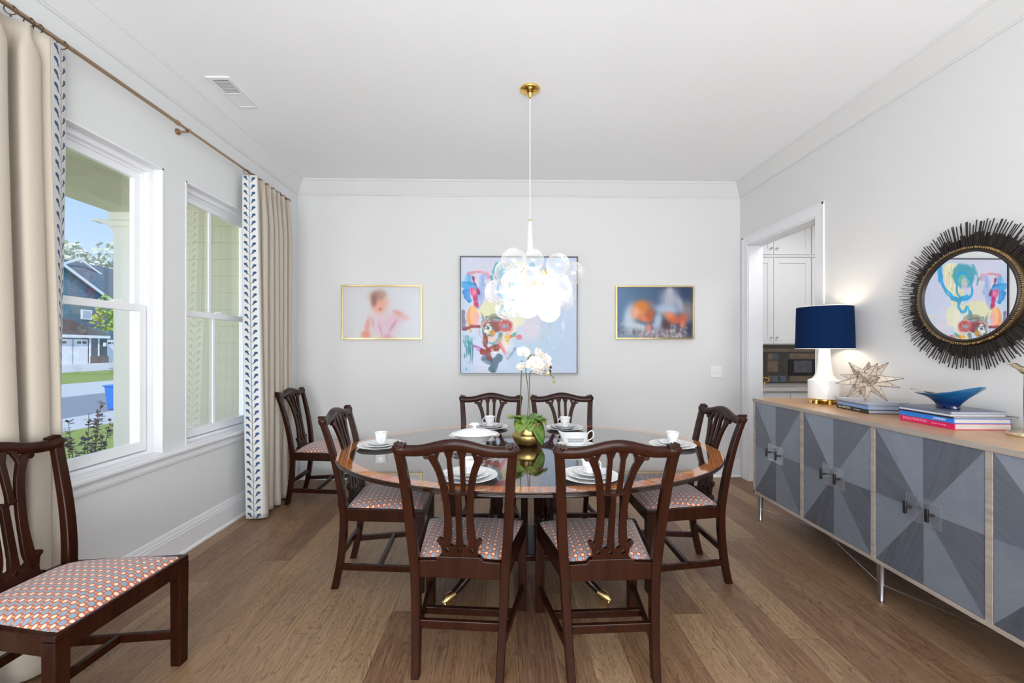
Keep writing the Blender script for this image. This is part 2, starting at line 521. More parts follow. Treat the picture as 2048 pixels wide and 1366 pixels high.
def make_misc():
    a = NM('mirror_glass')
    a.set(col=(0.92, 0.93, 0.94), rough=0.0, metal=1.0)
    MAT['mirror'] = a.m
    a = NM('blue_art_glass')
    vec, x, y, z = a.obj_xyz()
    nz = a.noise(vec, 9, 3, 0.5, 1.5)
    rim = a.ramp(a.m_('MULTIPLY', z, 8.5), [(0.0, (0.001, 0.008, 0.07)), (0.3, (0.0, 0.03, 0.16)), (0.6, (0.0, 0.12, 0.36)), (1.0, (0.005, 0.22, 0.52))])
    c = a.mix(a.m_('MULTIPLY', a.m_('GREATER_THAN', nz, 0.62), 0.8), rim, (0.16, 0.22, 0.03))
    a.set(col=c, rough=0.04, trans=0.35, ior=1.45, coat=1.0)
    MAT['blue_glass'] = a.m
    a = NM('amber_glass')
    a.set(col=(0.62, 0.42, 0.26), rough=0.06, trans=0.4, coat=1.0)
    MAT['amber_glass'] = a.m
    for nm, col, s in (('bulb', (1, 0.98, 0.95), 50), ('lamp_bulb', (1, 0.87, 0.70), 48)):
        a = NM(nm)
        a.set(col=(1, 1, 1), em=col, ems=float(s))
        MAT[nm] = a.m
    # navy lampshade
    a = NM('navy_linen_shade')
    vec = a.obj_xyz()[0]
    w = a.noise(a.mapping(vec, (60, 60, 500)), 1.0, 3)
    a.set(col=a.mix(w, (0.0012, 0.010, 0.045), (0.0025, 0.020, 0.080)), rough=0.85, spec=0.1)
    a.bump(w, 0.2, 0.001)
    MAT['navy_shade'] = a.m
    plain('shade_lining', srgb(250, 246, 238), 0.7)
    # aged brass pot
    a = NM('aged_brass_pot')
    vec, x, y, z = a.obj_xyz()
    nz = a.noise(a.mapping(vec, (4, 4, 40)), 1.0, 4)
    a.set(col=a.mix(nz, (0.50, 0.36, 0.11), (0.74, 0.56, 0.22)), metal=1.0, rough=0.3)
    MAT['pot_brass'] = a.m
    # orchid leaf
    a = NM('orchid_leaf')
    vec = a.obj_xyz()[0]
    nz = a.noise(vec, 14, 3, 0.5, 0.5)
    a.set(col=a.ramp(nz, [(0.35, srgb(48, 100, 22)), (0.65, srgb(142, 162, 78))]), rough=0.4)
    MAT['orchid_leaf'] = a.m
    # striped pattern of the porcelain band
    a = NM('patterned_porcelain')
    vec, x, y, z = a.obj_xyz()
    ang = a.m_('MULTIPLY', a.m_('ARCTAN2', y, x), 7.0)
    tick = a.m_('GREATER_THAN', a.m_('SINE', a.m_('MULTIPLY', ang, 4.0)), 0.15)
    gap = a.m_('GREATER_THAN', a.m_('SINE', a.m_('MULTIPLY', ang, 0.571)), -0.25)
    zb = a.m_('MULTIPLY', a.m_('GREATER_THAN', z, 0.014), a.m_('LESS_THAN', z, 0.036))
    zl = a.m_('LESS_THAN', a.m_('ABSOLUTE', a.m_('SUBTRACT', z, 0.026)), 0.0012)
    f = a.m_('MULTIPLY', a.m_('MULTIPLY', tick, gap), zb)
    f = a.m_('MULTIPLY', f, a.m_('SUBTRACT', 1.0, zl))
    a.set(col=a.mix(a.m_('MULTIPLY', f, 0.75), srgb(246, 246, 246), srgb(112, 140, 166)), rough=0.12, coat=0.5)
    MAT['cup_porcelain'] = a.m
    # plate with rim motifs
    a = NM('plate_porcelain')
    vec, x, y, z = a.obj_xyz()
    r = a.m_('SQRT', a.m_('ADD', a.m_('MULTIPLY', x, x), a.m_('MULTIPLY', y, y)))
    th = a.m_('MULTIPLY', a.m_('ARCTAN2', y, x), 5.0)
    mot = a.m_('GREATER_THAN', a.m_('SINE', th), 0.35)
    tick = a.m_('GREATER_THAN', a.m_('SINE', a.m_('MULTIPLY', th, 9.0)), 0.0)
    band = a.m_('MULTIPLY', a.m_('GREATER_THAN', r, 0.068), a.m_('LESS_THAN', r, 0.088))
    line = a.m_('LESS_THAN', a.m_('ABSOLUTE', a.m_('SUBTRACT', r, 0.0965)), 0.0011)
    f = a.m_('MAXIMUM', a.m_('MULTIPLY', a.m_('MULTIPLY', mot, tick), band), line)
    a.set(col=a.mix(a.m_('MULTIPLY', f, 0.6), srgb(247, 247, 247), srgb(140, 158, 172)), rough=0.12, coat=0.5)
    MAT['plate_porcelain'] = a.m


make_misc()

# ------------------------------------------------------------------ mesh helpers


class MB:
    """collects shapes into one mesh"""

    def __init__(s):
        s.bm = bmesh.new()
        s.uv = None

    def box(s, x0, x1, y0, y1, z0, z1, M=None):
        v = [s.bm.verts.new(p) for p in ((x0, y0, z0), (x1, y0, z0), (x1, y1, z0), (x0, y1, z0),
                                         (x0, y0, z1), (x1, y0, z1), (x1, y1, z1), (x0, y1, z1))]
        for f in ((0, 3, 2, 1), (4, 5, 6, 7), (0, 1, 5, 4), (1, 2, 6, 5), (2, 3, 7, 6), (3, 0, 4, 7)):
            s.bm.faces.new([v[i] for i in f])
        if M:
            for q in v: q.co = M @ q.co
        return v

    def rings(s, rings, cap=True, close=True):
        """loft through rings of equal point counts"""
        R = [[s.bm.verts.new(p) for p in r] for r in rings]
        n = len(R[0])
        for a, b in zip(R, R[1:]):
            for i in range(n if close else n - 1):
                j = (i + 1) % n
                s.bm.faces.new((a[i], a[j], b[j], b[i]))
        if cap and close:
            s.bm.faces.new(R[0][::-1])
            s.bm.faces.new(R[-1])
        return R

    def lathe(s, prof, n=32, c=(0, 0, 0), sx=1, sy=1, cap=True):
        s.rings([[(c[0] + max(r, 1e-4) * cos(2 * pi * i / n) * sx, c[1] + max(r, 1e-4) * sin(2 * pi * i / n) * sy, c[2] + z)
                  for i in range(n)] for r, z in prof], cap)

    def tube(s, pts, r, n=8, cap=True):
        pts = [Vector(p) for p in pts]
        rs = r if isinstance(r, (list, tuple)) else [r] * len(pts)
        rings = []
        up = Vector((0, 0, 1))
        prev = None
        for i, p in enumerate(pts):
            t = (pts[min(i + 1, len(pts) - 1)] - pts[max(i - 1, 0)]).normalized()
            if prev is None:
                a = t.cross(up) if abs(t.dot(up)) < 0.95 else t.cross(Vector((1, 0, 0)))
            else:
                a = prev - t * prev.dot(t)
            a.normalize()
            prev = a
            b = t.cross(a)
            rings.append([p + (a * cos(2 * pi * k / n) + b * sin(2 * pi * k / n)) * rs[i] for k in range(n)])
        s.rings(rings, cap)

    def loft_z(s, secs):
        """secs: (cx, cy, z, hx, hy)"""
        s.rings([[(cx - hx, cy - hy, z), (cx + hx, cy - hy, z), (cx + hx, cy + hy, z), (cx - hx, cy + hy, z)]
                 for cx, cy, z, hx, hy in secs])

    def ball(s, c, r, sc=(1, 1, 1), n=12):
        prof = [(r * sin(pi * k / n), -r * cos(pi * k / n)) for k in range(n + 1)]
        s.rings([[(c[0] + max(q, 1e-5) * cos(2 * pi * i / (2 * n)) * sc[0], c[1] + max(q, 1e-5) * sin(2 * pi * i / (2 * n)) * sc[1],
                   c[2] + z * sc[2]) for i in range(2 * n)] for q, z in prof])

    def prism(s, poly, y0, y1):
        """poly of (x,z), extruded along y"""
        a = [s.bm.verts.new((x, y0, z)) for x, z in poly]
        b = [s.bm.verts.new((x, y1, z)) for x, z in poly]
        n = len(poly)
        s.bm.faces.new(a)
        s.bm.faces.new(b[::-1])
        for i in range(n):
            j = (i + 1) % n
            s.bm.faces.new((a[i], b[i], b[j], a[j]))

    def build(s, name, mat, parent=None, smooth=35, bevel=0, loc=None, rz=0, subsurf=0):
        bmesh.ops.recalc_face_normals(s.bm, faces=s.bm.faces)
        me = bpy.data.meshes.new(name)
        s.bm.to_mesh(me)
        s.bm.free()
        return link(name, me, mat, parent, smooth, bevel, loc, rz, subsurf)


def link(name, me, mat, parent=None, smooth=35, bevel=0, loc=None, rz=0, subsurf=0):
    if smooth:
        me.polygons.foreach_set('use_smooth', [True] * len(me.polygons))
        me.set_sharp_from_angle(angle=rad(smooth))
    o = bpy.data.objects.new(name, me)
    COL.objects.link(o)
    if isinstance(mat, str):
        mat = MAT[mat]
    if mat and not me.materials:
        me.materials.append(mat)
    if parent:
        o.parent = parent
    if loc: o.location = loc
    o.rotation_euler = (0, 0, rz)
    if bevel:
        b = o.modifiers.new('bevel', 'BEVEL')
        b.width = bevel
        b.segments = 2
        b.limit_method = 'ANGLE'
        b.angle_limit = rad(40)
    if subsurf:
        b = o.modifiers.new('sub', 'SUBSURF')
        b.levels = b.render_levels = subsurf
    return o


def box(name, b, mat, parent=None, bevel=0.0, **kw):
    m = MB()
    m.box(*b)
    return m.build(name, mat, parent, smooth=0, bevel=bevel, **kw)


def tag(o, label=None, cat=None, group=None, kind=None):
    if label: o['label'] = label
    if cat: o['category'] = cat
    if group: o['group'] = group
    if kind: o['kind'] = kind
    return o


def thing(name, loc=(0, 0, 0), rz=0, label=None, cat=None, group=None):
    o = bpy.data.objects.new(name, None)
    o.empty_display_size = 0.05
    COL.objects.link(o)
    o.location = loc
    o.rotation_euler = (0, 0, rz)
    return tag(o, label, cat, group)


def struct(o):
    o['kind'] = 'structure'
    return o


def copy_tree(o, parent=None):
    c = o.copy()
    COL.objects.link(c)
    if parent: c.parent = parent
    for ch in list(o.children):
        copy_tree(ch, c)
    return c


def plate2d(splines, half):
    """filled flat outline with holes in XZ, thickness 2*half along Y"""
    cu = bpy.data.curves.new('outline', 'CURVE')
    cu.dimensions = '2D'
    cu.fill_mode = 'BOTH'
    cu.extrude = half
    for pts in splines:
        sp = cu.splines.new('POLY')
        sp.points.add(len(pts) - 1)
        for p, (x, z) in zip(sp.points, pts):
            p.co = (x, z, 0, 1)
        sp.use_cyclic_u = True
    ob = bpy.data.objects.new('outline', cu)
    me = bpy.data.meshes.new_from_object(ob)
    bpy.data.objects.remove(ob)
    for v in me.vertices:
        x, z, y = v.co
        v.co = (x, y, z)
    me.flip_normals()
    return me


def text_mesh(s, size, extrude=0.0002, spacing=1.0):
    cu = bpy.data.curves.new('lettering', 'FONT')
    cu.body = s
    cu.size = size
    cu.extrude = extrude
    cu.align_x = 'CENTER'
    cu.align_y = 'CENTER'
    cu.space_character = spacing
    cu.offset = size * 0.012
    ob = bpy.data.objects.new('lettering', cu)
    me = bpy.data.meshes.new_from_object(ob)
    bpy.data.objects.remove(ob)
    return me


# ------------------------------------------------------------------ room shell
struct(box('floor', (XL - 0.2, 4.6, YR, 5.2, -0.12, 0), 'floor'))
struct(box('ceiling', (XL - 0.2, 4.6, YR - 0.1, 5.2, ZC, ZC + 0.15), 'ceiling_paint'))
WT = 0.16
W1 = (1.50, 2.677)
W2 = (2.863, 3.74)
WZ0, WZ1 = 0.69, 2.452
m = MB()
m.box(XL - WT, XL, YR, W1[0], 0, ZC)
m.box(XL - WT, XL, W1[1], W2[0], WZ0, WZ1)
m.box(XL - WT, XL, W2[1], YB + 0.15, 0, ZC)
m.box(XL - WT, XL, W1[0], W2[1], 0, WZ0)
m.box(XL - WT, XL, W1[0], W2[1], WZ1, ZC)
struct(m.build('wall_left', 'left_wall_paint', smooth=0))
struct(box('wall_back', (XL, XR + 0.14, YB, YB + 0.12, 0, ZC), 'wall_paint'))
DY0, DY1, DZ = 3.315, 4.25, 2.387
m = MB()
m.box(XR, XR + 0.14, YR, DY0, 0, ZC)
m.box(XR, XR + 0.14, DY1, YB, 0, ZC)
m.box(XR, XR + 0.14, DY0, DY1, DZ, ZC)
m.box(XR, XR + 0.14, YB, 5.2, 0, ZC)
struct(m.build('wall_right', 'wall_paint', smooth=0))
struct(box('wall_rear', (XL, XR, YR - 0.1, YR, 0, ZC), 'wall_paint'))
struct(box('wall_pantry_back', (XR + 0.14, 4.6, 5.08, 5.2, 0, ZC), 'wall_paint'))
m = MB()
m.box(4.48, 4.6, 2.4, 5.08, 0, ZC)
m.box(XR + 0.14, 4.6, 2.3, 2.42, 0, ZC)
struct(m.build('wall_pantry_side', 'wall_paint', smooth=0))


def crown(name, p0, p1, inward):
    """angled crown moulding between two points on the wall, inward = unit (x,y)"""
    prof = [(0, -0.14), (0.009, -0.14), (0.010, -0.130), (0.016, -0.128), (0.084, -0.020), (0.090, -0.018), (0.097, -0.009), (0.097, 0.001), (0, 0.001)]
    m = MB()
    rr = []
    for p in (p0, p1):
        rr.append([(p[0] + inward[0] * a, p[1] + inward[1] * a, ZC + z) for a, z in prof])
    # mitred ends
    d = Vector((p1[0] - p0[0], p1[1] - p0[1], 0)).normalized()
    rr[0] = [(x + d.x * a * p0[2], y + d.y * a * p0[2], z) for (x, y, z), (a, _) in zip(rr[0], prof)]
    rr[1] = [(x - d.x * a * p1[2], y - d.y * a * p1[2], z) for (x, y, z), (a, _) in zip(rr[1], prof)]
    m.rings(rr)
    return struct(m.build(name, 'wall_paint', smooth=20))


crown('trim_1', (XL, YR, 0), (XL, YB, 1), (1, 0))
crown('trim_2', (XL, YB, 1), (XR, YB, 1), (0, -1))
crown('trim_3', (XR, YB, 1), (XR, YR, 0), (-1, 0))


def baseboard(name, p0, p1, inward):
    prof = [(0, 0), (0.030, 0), (0.030, 0.010), (0.022, 0.018), (0.017, 0.022), (0.016, 0.135), (0.013, 0.140), (0.013, 0.152), (0.009, 0.158), (0.008, 0.172), (0.004, 0.182), (0, 0.186)]
    m = MB()
    m.rings([[(p[0] + inward[0] * a, p[1] + inward[1] * a, z) for a, z in prof] for p in (p0, p1)])
    return struct(m.build(name, 'trim_paint', smooth=20))


baseboard('baseboard_left', (XL, YR), (XL, YB), (1, 0))
baseboard('baseboard_back', (XL + 0.03, YB), (XR - 0.001, YB), (0, -1))
baseboard('baseboard_right', (XR, YR), (XR, DY0 - 0.10), (-1, 0))

# door casing of the cased opening to the pantry
m = MB()
cw = 0.09
for y0, y1 in ((DY0 - cw, DY0), (DY1, DY1 + cw)):
    m.box(XR - 0.011, XR, y0, y1, 0, DZ + cw)
    yo = y0 if y0 < DY0 - 0.01 and y1 <= DY0 else y1 - 0.02
    m.box(XR - 0.015, XR - 0.010, yo, yo + 0.02, 0, DZ + cw)
m.box(XR - 0.011, XR, DY0, DY1, DZ, DZ + cw)
m.box(XR - 0.015, XR - 0.010, DY0 - cw, DY1 + cw, DZ + cw - 0.02, DZ + cw)
struct(m.build('trim_4', 'trim_paint', smooth=0, bevel=0.002))
m = MB()
m.box(XR - 0.002, XR + 0.142, DY0 - 0.001, DY0 + 0.012, 0, DZ)
m.box(XR - 0.002, XR + 0.142, DY1 - 0.012, DY1 + 0.001, 0, DZ)
m.box(XR - 0.002, XR + 0.142, DY0, DY1, DZ - 0.012, DZ + 0.001)
struct(m.build('trim_5', 'trim_paint', smooth=0))


# windows ----------------------------------------------------------
def window(n, y0, y1, muntin):
    """double hung vinyl window set back in the wall"""
    root = thing('window_%d' % n, (XL, 0, 0))
    root['kind'] = 'structure'
    z0, z1, zm = WZ0, WZ1, 1.575
    m = MB()                                        # jamb extensions and head
    x0, x1 = -WT, 0.004
    m.box(x0, x1, y0 - 0.001, y0 + 0.010, z0, z1)
    m.box(x0, x1, y1 - 0.010, y1 + 0.001, z0, z1)
    m.box(x0, x1, y0, y1, z1 - 0.010, z1 + 0.001)
    m.box(x0, 0.0, y0, y1, z0 - 0.001, z0 + 0.010)
    m.build('window_jamb', 'trim_paint', root, smooth=0)
    m = MB()                                        # main frame with stepped tracks
    wp = 0.0
    for k, (xa, xb, w) in enumerate(((-0.150, -0.055, 0.026), (-0.1505, -0.085, 0.040), (-0.151, -0.115, 0.050))):
        e0, e1 = y0 + 0.0102 + wp, y1 - 0.0102 - wp
        f0, f1 = z0 + 0.0102 + wp * 0.7, z1 - 0.0102 - wp
        ww = w - wp
        m.box(xa, xb, e0, e0 + ww, f0, f1)
        m.box(xa, xb, e1 - ww, e1, f0, f1)
        m.box(xa, xb, e0 + ww, e1 - ww, f1 - ww, f1)
        m.box(xa, xb, e0 + ww, e1 - ww, f0, f0 + ww * 0.7)
        wp = w
    m.build('window_frame', 'vinyl', root, smooth=0)
    for nm, xs, za, zb in (('upper_sash', (-0.125, -0.098), zm - 0.01, z1 - 0.05), ('lower_sash', (-0.096, -0.066), z0 + 0.035, zm + 0.028)):
        sw = 0.045
        a, b = y0 + 0.045, y1 - 0.045
        m = MB()
        m.box(xs[0], xs[1], a, a + sw, za, zb)
        m.box(xs[0], xs[1], b - sw, b, za, zb)
        m.box(xs[0], xs[1], a + sw, b - sw, za, za + (0.055 if nm == 'lower_sash' else 0.04))
        m.box(xs[0], xs[1], a + sw, b - sw, zb - 0.04, zb)
        if muntin:
            c = 3.255
            m.box((xs[0] + xs[1]) / 2 - 0.006, (xs[0] + xs[1]) / 2 + 0.006, c - 0.011, c + 0.011, za + 0.03, zb - 0.03)
        s = m.build(nm, 'vinyl', root, smooth=0)
        xm = (xs[0] + xs[1]) / 2 - 0.008
        box('pane', (xm - 0.002, xm, a + sw, b - sw, za + 0.03, zb - 0.03), 'window_glass', s)
        if nm == 'lower_sash':
            m = MB()
            yl = (y0 + y1) / 2 if muntin else 2.45
            m.box(xs[0] + 0.002, xs[1] - 0.002, yl - 0.03, yl + 0.03, zb, zb + 0.008)
            m.tube([(xm, yl - 0.01, zb + 0.012), (xm + 0.01, yl + 0.035, zb + 0.014)], 0.005, 6)
            m.build('sash_lock', 'vinyl', s)
    return root


window(1, W1[0], W1[1], False)
window(2, W2[0], W2[1], True)
# continuous stool and apron below both windows
m = MB()
prof = [(-0.06, 0.664), (0.032, 0.664), (0.038, 0.670), (0.040, 0.678), (0.038, 0.687), (0.032, 0.692), (-0.06, 0.692)]
m.rings([[(XL + a, y, z) for a, z in prof] for y in (W1[0] - 0.06, W2[1] + 0.06)])
prof = [(0, 0.605), (0.010, 0.605), (0.014, 0.612), (0.014, 0.628), (0.008, 0.634), (0.008, 0.648), (0.016, 0.655), (0.018, 0.665), (0, 0.665)]
m.rings([[(XL + a, y, z) for a, z in prof] for y in (W1[0] - 0.04, W2[1] + 0.04)])
struct(m.build('trim_6', 'trim_paint', smooth=30))


# ------------------------------------------------------------------ outside: porch, ground, street
struct(box('wall_exterior', (-3.88, XL - WT, 4.62, 4.72, -0.3, 3.0), 'siding'))
m = MB()
for k in range(20):
    z = -0.2 + 0.178 * k
    m.rings([[(x, 4.62, z), (x, 4.598, z), (x, 4.612, z + 0.178), (x, 4.62, z + 0.178)] for x in (-3.88, XL - WT)])
struct(m.build('wall_exterior_siding', 'siding', smooth=0))
struct(box('trim_7', (-3.88, XL - WT, 4.575, 4.62, 0.40, 0.52), 'porch_paint'))
struct(box('floor_porch', (-3.95, XL - WT, -2.5, 4.6, -0.3, -0.12), 'brick_brown'))
struct(box('ceiling_porch', (-4.15, XL - WT, -2.6, 5.0, 2.95, 3.05), 'soffit_paint'))
m = MB()
m.box(-3.91, -3.64, -2.6, 4.615, 2.70, 2.95)
m.box(-3.95, -3.60, -2.6, 4.615, 2.89, 2.949)
struct(m.build('trim_8', 'soffit_paint', smooth=0))
m = MB()
m.box(-3.0, -2.88, -2.5, 4.6, 2.90, 2.951)
m.box(-2.42, XL - WT, -2.5, 4.6, 2.84, 2.951)
struct(m.build('trim_9', 'soffit_paint', smooth=0))
col = thing('porch_column', (-3.775, 4.46, -0.3), label='pale sage square porch column with a stepped capital outside the left-hand window', cat='column')
m = MB(); m.box(-0.125, 0.125, -0.125, 0.125, 0, 2.9); m.build('shaft', 'porch_paint', col, 0, 0.004)
m = MB(); m.box(-0.14, 0.14, -0.14, 0.14, 2.86, 2.92); m.box(-0.15, 0.15, -0.15, 0.15, 2.92, 2.999); m.build('capital', 'porch_paint', col, 0, 0.004)
br = []
for k in range(9):
    t = k / 8 * pi / 2
    br.append((-0.15 - 0.26 * (1 - cos(t)) , 2.70 + 0.24 * sin(t)))
m = MB()
pl = [(-0.13, 2.96), (-0.13, 2.70)] + [(x, z) for x, z in br] + [(-0.41, 2.96)]
vs = [(x, z) for x, z in pl]
m.prism([(x, z) for x, z in vs], -0.05, 0.05)
bk = m.build('bracket', 'porch_paint', col, 0)
bk.rotation_euler = (0, 0, 0)


def ground(X):      # ground height outside at distance X to the left
    return -1.04 + 0.0448 * (X - 15.8) if X > 10 else -1.30


def strip(name, xa, xb, mat, lift=0.0):
    m = MB()
    xs = [xa + (xb - xa) * k / 6 for k in range(7)]
    m.rings([[(-x, -20, ground(x) + lift), (-x, -20, ground(x) - 0.3), (-x, 90, ground(x) - 0.3), (-x, 90, ground(x) + lift)] for x in xs])
    return m.build(name, mat, smooth=0)


for nm, xa, xb, mt, lf in (('near_lawn', 3.95, 13.1, 'lawn_green', 0), ('near_sidewalk', 13.1, 15.0, 'concrete', 0.02), ('street', 15.0, 19.7, 'asphalt', 0),
                           ('far_sidewalk', 19.7, 24.3, 'concrete', 0.02), ('far_lawn', 24.3, 31.0, 'lawn_green', 0), ('driveway', 31.0, 60.0, 'concrete', 0.0)):
    struct(strip(nm, xa, xb, mt, lf))

# house across the street ------------------------------------------------
hs = thing('far_house', (-39.0, 41, 0), label='blue-grey two-storey house with white garage doors across the street', cat='house')
HX = 0.0
m = MB()
m.box(-9, 0, -12, 12, -0.2, 5.9)
gb = [(-12.0, 5.9), (1.9, 5.9), (-4.0, 9.3), (-12, 9.3)]
va = [m.bm.verts.new((0, y, z)) for y, z in gb]
vb = [m.bm.verts.new((-9, y, z)) for y, z in gb]
m.bm.faces.new(va); m.bm.faces.new(vb[::-1])
for i in range(4):
    j = (i + 1) % 4
    m.bm.faces.new((va[i], vb[i], vb[j], va[j]))
m.build('house_wall', 'far_siding', hs, 0)
m = MB()
for k in range(44):
    m.box(0.0, 0.03, -12, 12, 0.18 * k + 0.0, 0.18 * k + 0.16) if k * 0.18 < 5.8 else None
for k in range(14):
    z = 5.95 + 0.22 * k
    yr = 1.9 - (z - 5.9) * (5.9 / 3.4)
    m.box(0.0, 0.03, -12, yr - 0.15, z, z + 0.19)
m.build('lap_siding', 'far_siding', hs, 0)
m = MB()
m.rings([[(0.4, 2.2, 5.65), (0.4, 2.2, 5.9), (-9.4, 2.2, 5.9), (-9.4, 2.2, 5.65)], [(0.4, -4.0, 9.25), (0.4, -4.0, 9.5), (-9.4, -4.0, 9.5), (-9.4, -4.0, 9.25)]])
m.rings([[(-2.5, -12, 9.8), (-2.5, 12, 9.8), (-2.7, 12, 9.8), (-2.7, -12, 9.8)], [(0.2, -12, 5.8), (0.2, 12, 5.8), (0.0, 12, 5.8), (0.0, -12, 5.8)]])
m.build('roof', 'far_roof', hs, 0)
m = MB()
m.rings([[(0.41, 2.25, 5.60), (0.41, 2.25, 5.88), (0.5, 2.25, 5.88), (0.5, 2.25, 5.60)], [(0.41, -4.0, 9.2), (0.41, -4.0, 9.48), (0.5, -4.0, 9.48), (0.5, -4.0, 9.2)]])
m.rings([[(-2.0, -1.2, 8.8), (-2.0, -1.2, 9.0), (-1.9, -1.2, 9.0), (-1.9, -1.2, 8.8)], [(-2.0, 1.0, 9.9), (-2.0, 1.0, 10.1), (-1.9, 1.0, 10.1), (-1.9, 1.0, 9.9)]])
m.rings([[(-2.0, 1.0, 9.9), (-2.0, 1.0, 10.1), (-1.9, 1.0, 10.1), (-1.9, 1.0, 9.9)], [(-2.0, 3.6, 8.6), (-2.0, 3.6, 8.8), (-1.9, 3.6, 8.8), (-1.9, 3.6, 8.6)]])
m.build('rake_board', 'far_white', hs, 0)
w = box('window', (0.02, 0.12, -0.95, 0.05, 4.05, 4.95), 'far_white', hs)
box('pane', (0.1, 0.13, -0.83, -0.07, 4.15, 4.85), 'book_grey', w)
m = MB()
m.rings([[(0.9, -12, 2.55), (0.9, 1.0, 2.55), (0.0, 1.0, 2.55), (0, -12, 2.55)], [(0.0, -12, 4.0), (0.0, -2.0, 4.0), (-0.1, -2.0, 4.0), (-0.1, -12, 4.0)]])
m.build('porch_roof', 'far_roof_brown', hs, 0)
box('fascia', (0.0, 0.95, -12, 1.02, 2.30, 2.56), 'far_white', hs)
box('garage_wall', (0.02, 0.6, -12, 0.9, -0.1, 2.3), 'far_siding', hs)
for y0, y1, xf in ((-2.2, -0.9, 0.62), (-12, -2.3, 0.62), (1.35, 6.5, 0.1)):
    g = thing  # garage doors with dark top lights
    d = box('garage_door', (xf - 0.1, xf + 0.02, y0 if y0 > -11 else -7, y1, -0.05, 2.18), 'far_white', hs)
    m = MB()
    ya, yb_ = (y0 if y0 > -11 else -7), y1
    k = ya + 0.3
    while k < yb_ - 0.5:
        m.box(xf + 0.01, xf + 0.04, k, k + 0.35, 1.78, 1.98)
        k += 0.5
    m.build('top_lights', 'far_dark_trim', d, 0)
m = MB(); m.box(0.1, 0.7, -0.75, 0.95, 0.62, 2.3); m.build('corner_post', 'far_dark_trim', hs, 0)
m = MB(); m.box(0.69, 0.75, 0.0, 0.12, 0.62, 2.3); m.box(0.69, 0.76, -0.85, -0.72, 0.0, 2.3); m.build('corner_trim', 'far_white', hs, 0)
box('brick_base', (0.1, 0.8, -0.8, 1.0, -0.1, 0.62), 'brick_brown', hs)
lm = MB(); lm.box(0.76, 0.9, 0.45, 0.65, 1.55, 1.9); lm.build('wall_lantern', 'far_white', hs, 0)
hs.location.z = 0.0

for (x, y, s, lab) in ((-15.22, 17.15, 1.0, 'blue wheeled recycling bin at the kerb, nearer the shrub'), (-15.0, 18.6, 0.97, 'blue wheeled recycling bin standing just behind the first bin')):
    b = thing('recycling_bin', (x, y, ground(-x) - 0.02), rz=rad(10), label=lab, cat='bin', group='recycling bins at the kerb')
    m = MB(); m.rings([[(-0.22, -0.24, 0.05), (0.22, -0.24, 0.05), (0.22, 0.24, 0.05), (-0.22, 0.24, 0.05)], [(-0.3, -0.3, 0.95 * s), (0.3, -0.3, 0.95 * s), (0.3, 0.3, 0.95 * s), (-0.3, 0.3, 0.95 * s)]])
    m.build('body', 'bin_blue', b, 0, 0.02)
    m = MB(); m.box(-0.34, 0.34, -0.34, 0.34, 0.95 * s, 1.0 * s); m.tube([(-0.3, 0.36, 0.97 * s), (0.3, 0.36, 0.97 * s)], 0.025); m.build('lid', 'bin_blue', b, 0, 0.02)
    for sx in (-0.24, 0.24):
        m = MB(); m.tube([(sx - 0.03, 0.22, 0.10), (sx + 0.03, 0.22, 0.10)], 0.10, 14); m.build('wheel', 'black_satin', b)

# purple-leaved shrub close to the porch
sh = thing('garden_shrub', (-5.42, 5.62, -1.3), label='dark purple-leaved shrub on the lawn beyond the porch column', cat='shrub')
tw, lf = MB(), MB()
rng = random.Random(3)
for k in range(70):
    a = rng.uniform(0, 2 * pi)
    el = rng.uniform(0.45, 1.35)
    L = rng.uniform(0.8, 2.0)
    d = Vector((cos(a) * cos(el), sin(a) * cos(el), sin(el)))
    pts = [d * (L * t) + Vector((0, 0, 0.25 * t - 0.12 * t * t)) for t in (0, 0.35, 0.7, 1.0)]
    tw.tube(pts, [0.010, 0.007, 0.005, 0.003], 5)
    for q in range(75):
        t = rng.uniform(0.35, 1.0)
        p = d * (L * t) + Vector((0, 0, 0.25 * t - 0.12 * t * t))
        u = Vector((rng.uniform(-1, 1), rng.uniform(-1, 1), rng.uniform(-0.3, 0.5))).normalized()
        side = u.cross(Vector((0, 0, 1))).normalized() * 0.027
        ln = u * 0.085
        vs = [lf.bm.verts.new(p), lf.bm.verts.new(p + ln * 0.5 + side), lf.bm.verts.new(p + ln), lf.bm.verts.new(p + ln * 0.5 - side)]
        lf.bm.faces.new(vs)
tw.build('branches', 'twig', sh)
lf.build('foliage', 'shrub_leaf', sh, 0)


def tree(name, loc, h, r, leafmat, lab, n=900, ls=0.5, seed=1):
    t = thing(name, loc, label=lab, cat='tree')
    m = MB(); m.tube([(0, 0, 0), (0.05, 0, h * 0.4), (0.1, 0.05, h * 0.8)], [h * 0.03, h * 0.02, h * 0.01], 8); m.build('trunk', 'twig', t)
    rg = random.Random(seed)
    m = MB()
    cl = [(Vector((rg.uniform(-r, r) * 0.8, rg.uniform(-r, r) * 0.8, h * 0.72 + rg.uniform(-r, r) * 0.5)), r * rg.uniform(0.3, 0.55)) for _ in range(16)]
    for _ in range(n):
        c, rr = rg.choice(cl)
        d = Vector((rg.gauss(0, 1), rg.gauss(0, 1), rg.gauss(0, 1))).normalized() * rr * rg.uniform(0.75, 1.1)
        p = c + d
        u = Vector((rg.uniform(-1, 1), rg.uniform(-1, 1), rg.uniform(-1, 1))).normalized()
        w_ = u.orthogonal().normalized() * ls * 0.4
        vs = [m.bm.verts.new(p + q) for q in (u * ls * 0.5, w_, -u * ls * 0.5, -w_)]
        m.bm.faces.new(vs)
    m.build('crown', leafmat, t, 0)
    return t


